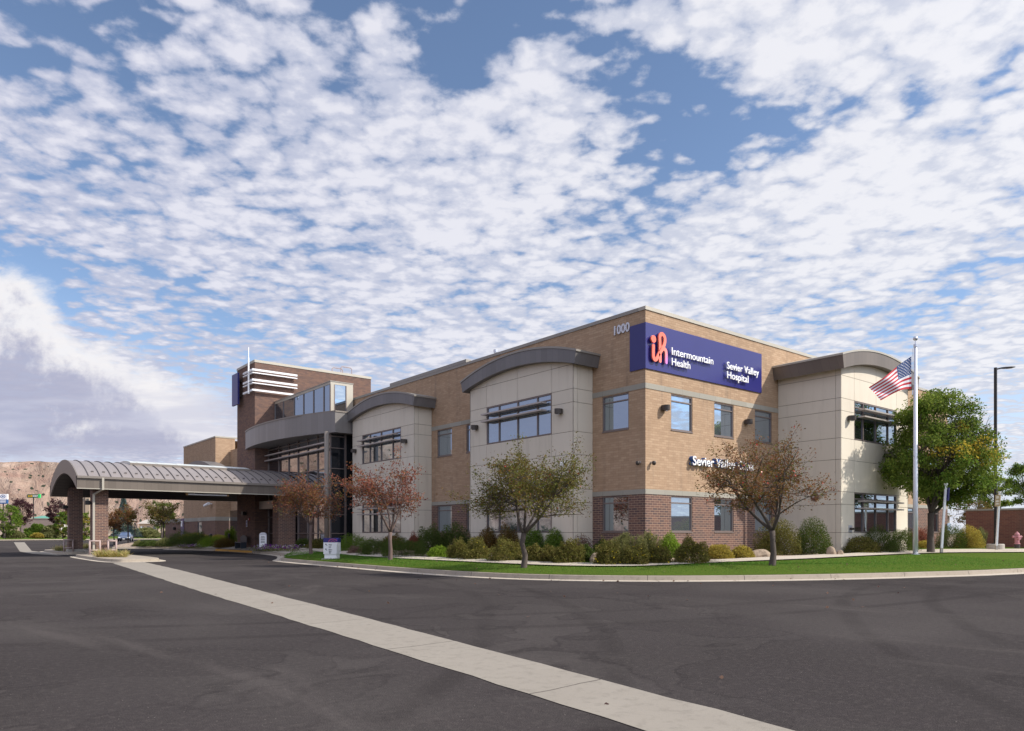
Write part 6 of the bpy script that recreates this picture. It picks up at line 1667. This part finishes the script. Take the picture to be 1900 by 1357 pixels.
# tower fittings under the canopy
a1, a2 = ony(492, 0, YT)[0], ony(449.0, 936, YT)[1]
rt = thing('wall_lamp', 'small black wall lamp on the brick tower beside the entrance, under the canopy', 'wall lamp', (XT, 38.0, 3.3))
q1, q2 = onx(457, 953, XT); mb = MB(); mb.box(XT-.35, XT-.06, q1-.15, q1+.15, q2-.14, q2+.14); mb.build('lamp_shade', MAT['black_metal'], rt); mb = MB(); mb.box(XT-.06, XT-.002, q1-.08, q1+.08, q2-.08, q2+.08); mb.build('back_plate', MAT['black_metal'], rt)
q1, q2 = onx(463, 964, XT); rt = thing('fire_alarm', 'small red fire alarm box on the brick tower above the bench', 'fire alarm', (XT, q1, q2)); mb = MB(); mb.box(XT-.08, XT-.002, q1-.09, q1+.09, q2-.1, q2+.1); mb.build('box', mat('alarm_red', lambda g, p: setp(g, p, (.35, .02, .02), .5)), rt); mb = MB(); mb.box(XT-.09, XT-.081, q1-.04, q1+.04, q2-.05, q2+.05); mb.build('strobe', MAT['white_metal'], rt)
q1, q2 = onx(458, 972, XT); rt = thing('notice_sign', 'small white and purple notice on the brick tower above the bench', 'sign', (XT, q1, q2)); mb = MB(); mb.box(XT-.03, XT-.002, q1-.13, q1+.13, q2-.26, q2+.26); mb.build('plate', MAT['letter_grey'], rt); mb = MB(); mb.box(XT-.035, XT-.031, q1-.08, q1+.08, q2+.02, q2+.2); mb.box(XT-.035, XT-.031, q1-.08, q1+.08, q2-.2, q2-.05); mb.build('marking', mat('purple', lambda g, p: setp(g, p, (.16, .10, .35), .6)), rt)

# parked car
def car():
    px, Y = 233, 112; x, y = dep(px, Y); z = EYE-(1005-HZ_)*Y/F_
    root = thing('parked_car', 'blue-grey sedan parked across the drive behind the small bronze-leaved tree', 'car', (x, y, z))
    f = np.array((-.30, -.954)); sdv = np.array((-f[1], f[0]))           # car points towards the camera
    def P(l, w, h): return (x+f[0]*l+sdv[0]*w, y+f[1]*l+sdv[1]*w, z+h)
    mat('car_paint', lambda g, p: (setp(g, p, (.085, .115, .185), .30, .3), p.inputs['Coat Weight'].__setattr__('default_value', .6)))
    mat('tyre', lambda g, p: setp(g, p, (.015, .015, .016), .85)); mat('car_glass', glass_fn(.4, (.8, .88, 1.0)))
    sec = [(-2.25, .70, .50, .98, .60), (-2.15, .84, .32, 1.02, .70), (-1.2, .90, .24, 1.00, .78), (0, .91, .22, .97, .80), (1.1, .90, .24, .93, .78), (1.75, .86, .26, .84, .70), (2.15, .76, .34, .68, .62), (2.28, .62, .44, .60, .55)]
    mb = MB(); k = 10
    def ring(l, w, b, t, wt): return [P(l, -w*.92, b), P(l, -w, b+.12), P(l, -w, (b+t)/2), P(l, -w*.97, t-.06), P(l, -wt, t), P(l, wt, t), P(l, w*.97, t-.06), P(l, w, (b+t)/2), P(l, w, b+.12), P(l, w*.92, b)]
    pts = [p for s_ in sec for p in ring(*s_)]; fs = [(i*k+j, i*k+(j+1) % k, (i+1)*k+(j+1) % k, (i+1)*k+j) for i in range(len(sec)-1) for j in range(k)]+[tuple(range(k)), tuple(range((len(sec)-1)*k, len(sec)*k))]
    mb.add(pts, fs); body = mb.build('body', MAT['car_paint'], root, smooth=True)
    m = body.modifiers.new('sub', 'SUBSURF'); m.levels = 1; m.render_levels = 1
    mb = MB(); cab = [(-1.75, .72, .98, .0), (-1.05, .60, 1.40, 0), (.15, .60, 1.44, 0), (1.05, .74, .95, 0)]
    lo_c = [(-1.85, .76), (-1.05, .80), (.15, .80), (1.10, .78)]
    pts = []
    for (l, w, h, _), (l2, w2) in zip(cab, lo_c): pts += [P(l2, -w2, .92), P(l, -w*(1 if h > 1.2 else 1.02), h), P(l, w*(1 if h > 1.2 else 1.02), h), P(l2, w2, .92)]
    fs = [(i*4+j, i*4+(j+1) % 4, (i+1)*4+(j+1) % 4, (i+1)*4+j) for i in range(3) for j in range(4)]+[(0, 1, 2, 3), (12, 13, 14, 15)]
    mb.add(pts, fs); mb.build('windows', MAT['car_glass'], root)
    mb = MB(); mb.add([P(-1.1, -.58, 1.41), P(.2, -.58, 1.45), P(.2, .58, 1.45), P(-1.1, .58, 1.41), P(-1.0, -.5, 1.46), P(.1, -.5, 1.49), P(.1, .5, 1.49), P(-1.0, .5, 1.46)], [(0, 1, 5, 4), (1, 2, 6, 5), (2, 3, 7, 6), (3, 0, 4, 7), (4, 5, 6, 7)]); mb.build('roof', MAT['car_paint'], root)
    for l in (-1.35, 1.38):
        for w in (-1, 1):
            mb = MB(); mb.tube([P(l, w*.72, .33), P(l, w*.93, .33)], .33, 20); wh = mb.build('wheel', MAT['tyre'], root)
            mb = MB(); mb.tube([P(l, w*.90, .33), P(l, w*.94, .33)], .20, 14); mb.build('rim', MAT['silver_metal'], wh, root=root)
    for w in (-1, 1):
        mb = MB(); mb.add([P(2.17, w*.45, .56), P(2.08, w*.74, .58), P(2.03, w*.75, .70), P(2.16, w*.46, .67), P(2.29, w*.45, .56), P(2.16, w*.76, .58), P(2.10, w*.76, .70), P(2.25, w*.46, .66)], [(0, 1, 2, 3), (4, 5, 6, 7), (0, 1, 5, 4), (1, 2, 6, 5), (2, 3, 7, 6), (3, 0, 4, 7)]); mb.build('headlight', MAT['white_metal'], root)
        mb = MB(); c = P(.78, w*.99, .98); mb.box(c[0]-.11, c[0]+.11, c[1]-.09, c[1]+.09, c[2]-.06, c[2]+.08); mb.build('wing_mirror', MAT['car_paint'], root, bevel=.03)
    mb = MB(); mb.add([P(2.31, -.40, .40), P(2.31, .40, .40), P(2.30, .36, .55), P(2.30, -.36, .55)], [(0, 1, 2, 3)]); mb.build('grille', MAT['black_metal'], root)
    mb = MB(); mb.add([P(2.325, -.16, .36), P(2.325, .16, .36), P(2.325, .16, .46), P(2.325, -.16, .46)], [(0, 1, 2, 3)]); mb.build('licence_plate', MAT['letter_white'], root)
car()

# ---- buildings and signs across the lot
def far_box(name, label, px0, px1, py_top, Y, base, wallm, roofm, roof_h=0, cat='building', roof_over=.4, zt=None, depth_=9):
    x0, y0 = dep(px0, Y); x1, y1 = dep(px1, Y); s = Y/F_; zt = EYE+(HZ_-py_top)*s
    root = thing(name, label, cat, ((x0+x1)/2, (y0+y1)/2, base)); n = np.array((.6286, .7777))*depth_
    pl = [(x0, y0), (x1, y1), (x1+n[0], y1+n[1]), (x0+n[0], y0+n[1])]
    mb = MB(); mb.prism(pl, 'Z', base-.5, zt); mb.build('wall', MAT[wallm], root)
    if roofm:
        mb = MB(); h = roof_h*s; e = .6
        a = [(x0-rx_*e-n[0]*.06, y0-ry_*e-n[1]*.06), (x1+rx_*e-n[0]*.06, y1+ry_*e-n[1]*.06), (x1+rx_*e+n[0]*1.06, y1+ry_*e+n[1]*1.06), (x0-rx_*e+n[0]*1.06, y0-ry_*e+n[1]*1.06)]
        m1 = (x0+n[0]*.5, y0+n[1]*.5); m2 = (x1+n[0]*.5, y1+n[1]*.5)
        pts = [(p[0], p[1], zt+.004) for p in a]+[(m1[0], m1[1], zt+h), (m2[0], m2[1], zt+h)]
        mb.add(pts, [(0, 1, 5, 4), (2, 3, 4, 5), (1, 2, 5), (3, 0, 4), (0, 3, 2, 1)]); mb.build('roof', MAT[roofm], root)
    k = max(2, int((px1-px0)/9))
    for i in range(k):
        t = (i+.5)/k; cx_, cy_ = x0+(x1-x0)*t, y0+(y1-y0)*t; w = .5
        mb = MB(); mb.prism([(cx_-rx_*w-.6286*.06, cy_-ry_*w-.7777*.06), (cx_+rx_*w-.6286*.06, cy_+ry_*w-.7777*.06), (cx_+rx_*w, cy_+ry_*w), (cx_-rx_*w, cy_-ry_*w)], 'Z', zt-1.9, zt-.9); mb.build('window', MAT['tinted_glass'], root)
    return root
mat('block_wall', lambda g, p: setp(g, p, g.mix(g.noise(pos(g), .5, 4), (.13, .10, .095), (.18, .145, .135)), .9))
mat('green_roof', lambda g, p: setp(g, p, (.10, .30, .22), .5)); mat('white_wall', lambda g, p: setp(g, p, (.62, .62, .60), .8)); mat('tan_wall', lambda g, p: setp(g, p, (.42, .34, .25), .85))
mat('grey_roof', lambda g, p: setp(g, p, g.mix(g.noise(pos(g), 1.5, 4), (.34, .30, .27), (.45, .41, .37)), .85))
# masonry wall
x0, y0 = dep(36, 178); x1, y1 = dep(112, 182); rt = thing('masonry_wall', 'long dark grey-brown masonry wall across the lot at the far left', 'wall', (x0, y0, .5))
nn = (.6286*.3, .7777*.3); mb = MB(); zt_w = EYE+(HZ_-964)*180/F_
mb.prism([(x0, y0), (x1, y1), (x1+nn[0], y1+nn[1]), (x0+nn[0], y0+nn[1])], 'Z', 0, zt_w); mb.build('blockwork', MAT['block_wall'], rt)
mb = MB(); mb.prism([(x0-.1, y0-.1), (x1-.1, y1-.1), (x1+nn[0]+.1, y1+nn[1]+.1), (x0+nn[0]+.1, y0+nn[1]+.1)], 'Z', zt_w, zt_w+.12); mb.build('cap', MAT['block_wall'], rt)
far_box('shop_building', 'white building with a green roof beyond the masonry wall at the far left', 60, 104, 962, 215, .5, 'white_wall', 'green_roof', 5.5)
far_box('house', 'low white-roofed house on the slope right of the near canopy pillar', 203, 222, 965, 235, .5, 'tan_wall', 'grey_roof', 8, cat='house')
far_box('house', 'tan house with a pale roof between the two blue spruces', 258, 292, 972, 240, .5, 'tan_wall', 'grey_roof', 8, cat='house')
far_box('house', 'tan house partly hidden by the far tan wing', 305, 336, 968, 230, .5, 'tan_wall', 'grey_roof', 6, cat='house')
far_box('house', 'flat tan building seen between the two canopy pillars', 153, 166, 922, 300, .5, 'tan_wall', None, 0, cat='house', depth_=12)
ux0, uy0 = dep(156.5, 150); rt = thing('utility_pole', 'brown wooden utility pole seen between the two canopy pillars', 'utility pole', (ux0, uy0, .5))
mb = MB(); mb.tube([(ux0, uy0, 0), (ux0, uy0, 11)], .16, 8); mb.build('pole', MAT['bark'], rt); mb = MB(); mb.box(ux0-1.0, ux0+1.0, uy0-.06, uy0+.06, 10.2, 10.35); mb.build('crossarm', MAT['bark'], rt)
# pole signs
def pole_sign(label, px0, px1, py0, py1, Y, pole_px, name='pole_sign'):
    x0, y0 = dep(px0, Y); x1, y1 = dep(px1, Y); s = Y/F_; za, zb_ = EYE+(HZ_-py1)*s, EYE+(HZ_-py0)*s
    px_, py_ = dep(pole_px, Y); root = thing(name, label, 'pole sign', (px_, py_, .5)); nn = (-.6286*.3, -.7777*.3)
    mb = MB(); mb.tube([(px_, py_, 0), (px_, py_, zb_-.1)], .16, 10); mb.build('pole', MAT['lamp_metal'], root)
    return root, (x0, y0, x1, y1, za, zb_, s)
mat('shop_green', lambda g, p: setp(g, p, (.012, .085, .035), .5)); mat('shop_green_light', lambda g, p: setp(g, p, (.03, .55, .13), .5)); mat('shop_yellow', lambda g, p: setp(g, p, (.75, .42, .01), .5)); mat('motel_blue', lambda g, p: setp(g, p, (.02, .10, .28), .5))
def pbox(mb, x0, y0, x1, y1, t0, t1, z0, z1, n0, n1):
    a = (x0+(x1-x0)*t0, y0+(y1-y0)*t0); b = (x0+(x1-x0)*t1, y0+(y1-y0)*t1); N = (-.6286, -.7777)
    mb.prism([(a[0]+N[0]*n1, a[1]+N[1]*n1), (b[0]+N[0]*n1, b[1]+N[1]*n1), (b[0]+N[0]*n0, b[1]+N[1]*n0), (a[0]+N[0]*n0, a[1]+N[1]*n0)], 'Z', z0, z1)
rt, (x0, y0, x1, y1, za, zb_, s) = pole_sign('dark green pole sign with yellow and white letters above the masonry wall', 51, 75, 917.5, 924, 205, 62)
mb = MB(); pbox(mb, x0, y0, x1, y1, 0, .86, za, zb_, -.2, .2); cb = mb.build('cabinet', MAT['shop_green'], rt); mb = MB(); pbox(mb, x0, y0, x1, y1, .86, 1.0, za-.05, zb_+.05, -.2, .25); mb.build('end_panel', MAT['shop_green_light'], rt)
def ptext(par, body, x0, y0, x1, y1, t0, t1, z, h, n, m, org):
    cu = bpy.data.curves.new('t', 'FONT'); cu.body = body; cu.size = 1; cu.extrude = .004; cu.resolution_u = 2; cu.offset = .02
    o = bpy.data.objects.new('t', cu); COL.objects.link(o); dg = bpy.context.evaluated_depsgraph_get(); me = bpy.data.meshes.new_from_object(o.evaluated_get(dg)); bpy.data.objects.remove(o)
    co = np.zeros(len(me.vertices)*3); me.vertices.foreach_get('co', co); co = co.reshape(-1, 3); u = (co[:, 0]-co[:, 0].min())/(co[:, 0].max()-co[:, 0].min()); t = t0+(t1-t0)*u; k = n+co[:, 2]
    out = np.stack([x0+(x1-x0)*t-.6286*k, y0+(y1-y0)*t-.7777*k, z+co[:, 1]/.729*h], 1)-np.array(org)
    me.vertices.foreach_set('co', out.astype(np.float32).ravel()); me.materials.clear(); me.materials.append(m); me.update(); ob = bpy.data.objects.new('lettering', me); COL.objects.link(ob); ob.parent = par
ptext(rt, 'SUB', x0, y0, x1, y1, .07, .42, za+.22, (zb_-za)*.58, .215, MAT['shop_yellow'], ORG[rt.name]); ptext(rt, 'WAY', x0, y0, x1, y1, .43, .84, za+.22, (zb_-za)*.58, .215, MAT['letter_white'], ORG[rt.name])
rt, (x0, y0, x1, y1, za, zb_, s) = pole_sign('white and blue pole sign at the far left edge above the green tree', -4, 14.5, 917, 935, 190, 6)
mb = MB(); pbox(mb, x0, y0, x1, y1, 0, 1, za+(zb_-za)*.45, zb_, -.2, .2); mb.build('upper_panel', MAT['letter_white'], rt); mb = MB(); pbox(mb, x0, y0, x1, y1, 0, 1, za, za+(zb_-za)*.45-.003, -.2, .2); mb.build('lower_panel', MAT['motel_blue'], rt)
mb = MB(); cx_ = x0+(x1-x0)*.55; cy_ = y0+(y1-y0)*.55; zc_ = za+(zb_-za)*.74
for r0, r1 in ((.68, .48), (.25, 0.0)):
    for i in range(16):
        q = [2*math.pi*(i+k)/16 for k in (0, 1)]; pts = []
        for rr, aa in ((r0, q[0]), (r0, q[1]), (r1, q[1]), (r1, q[0])): pts.append((cx_+rx_*rr*math.cos(aa)-.6286*.21, cy_+ry_*rr*math.cos(aa)-.7777*.21, zc_+rr*.7*math.sin(aa)))
        mb.add(pts, [(0, 1, 2, 3)])
mb.build('round_emblem', MAT['motel_blue'], rt)
mb = MB(); pbox(mb, x0, y0, x1, y1, .25, .85, za+.85, za+1.05, .202, .21); pbox(mb, x0, y0, x1, y1, .25, .85, za+.35, za+.6, .202, .21); mb.build('white_lines', MAT['letter_white'], rt)
# stone retaining wall across the street from the lobby (seen in the glass)
rt = thing('retaining_wall', 'pale stacked stone retaining wall on the far side of the street', 'wall', (-50, 40, 0))
mb = MB(); mb.box(-51, -50, 20, 80, 0, 1.5); mb.build('stonework', mat('pale_stone', lambda g, p: setp(g, p, g.mix(g.noise(pos(g), 1.2, 5, .6), (.30, .26, .21), (.46, .41, .34)), .9)), rt); mb = MB(); mb.box(-51.1, -49.9, 20, 80, 1.5, 1.62); mb.build('cap', MAT['plain_concrete'], rt)
# brick gable far right behind the wall
far_box('gabled_building', 'small tan gabled building glimpsed behind the screen wall', 1738, 1762, 958, 95, .5, 'tan_wall', 'grey_roof', 8)
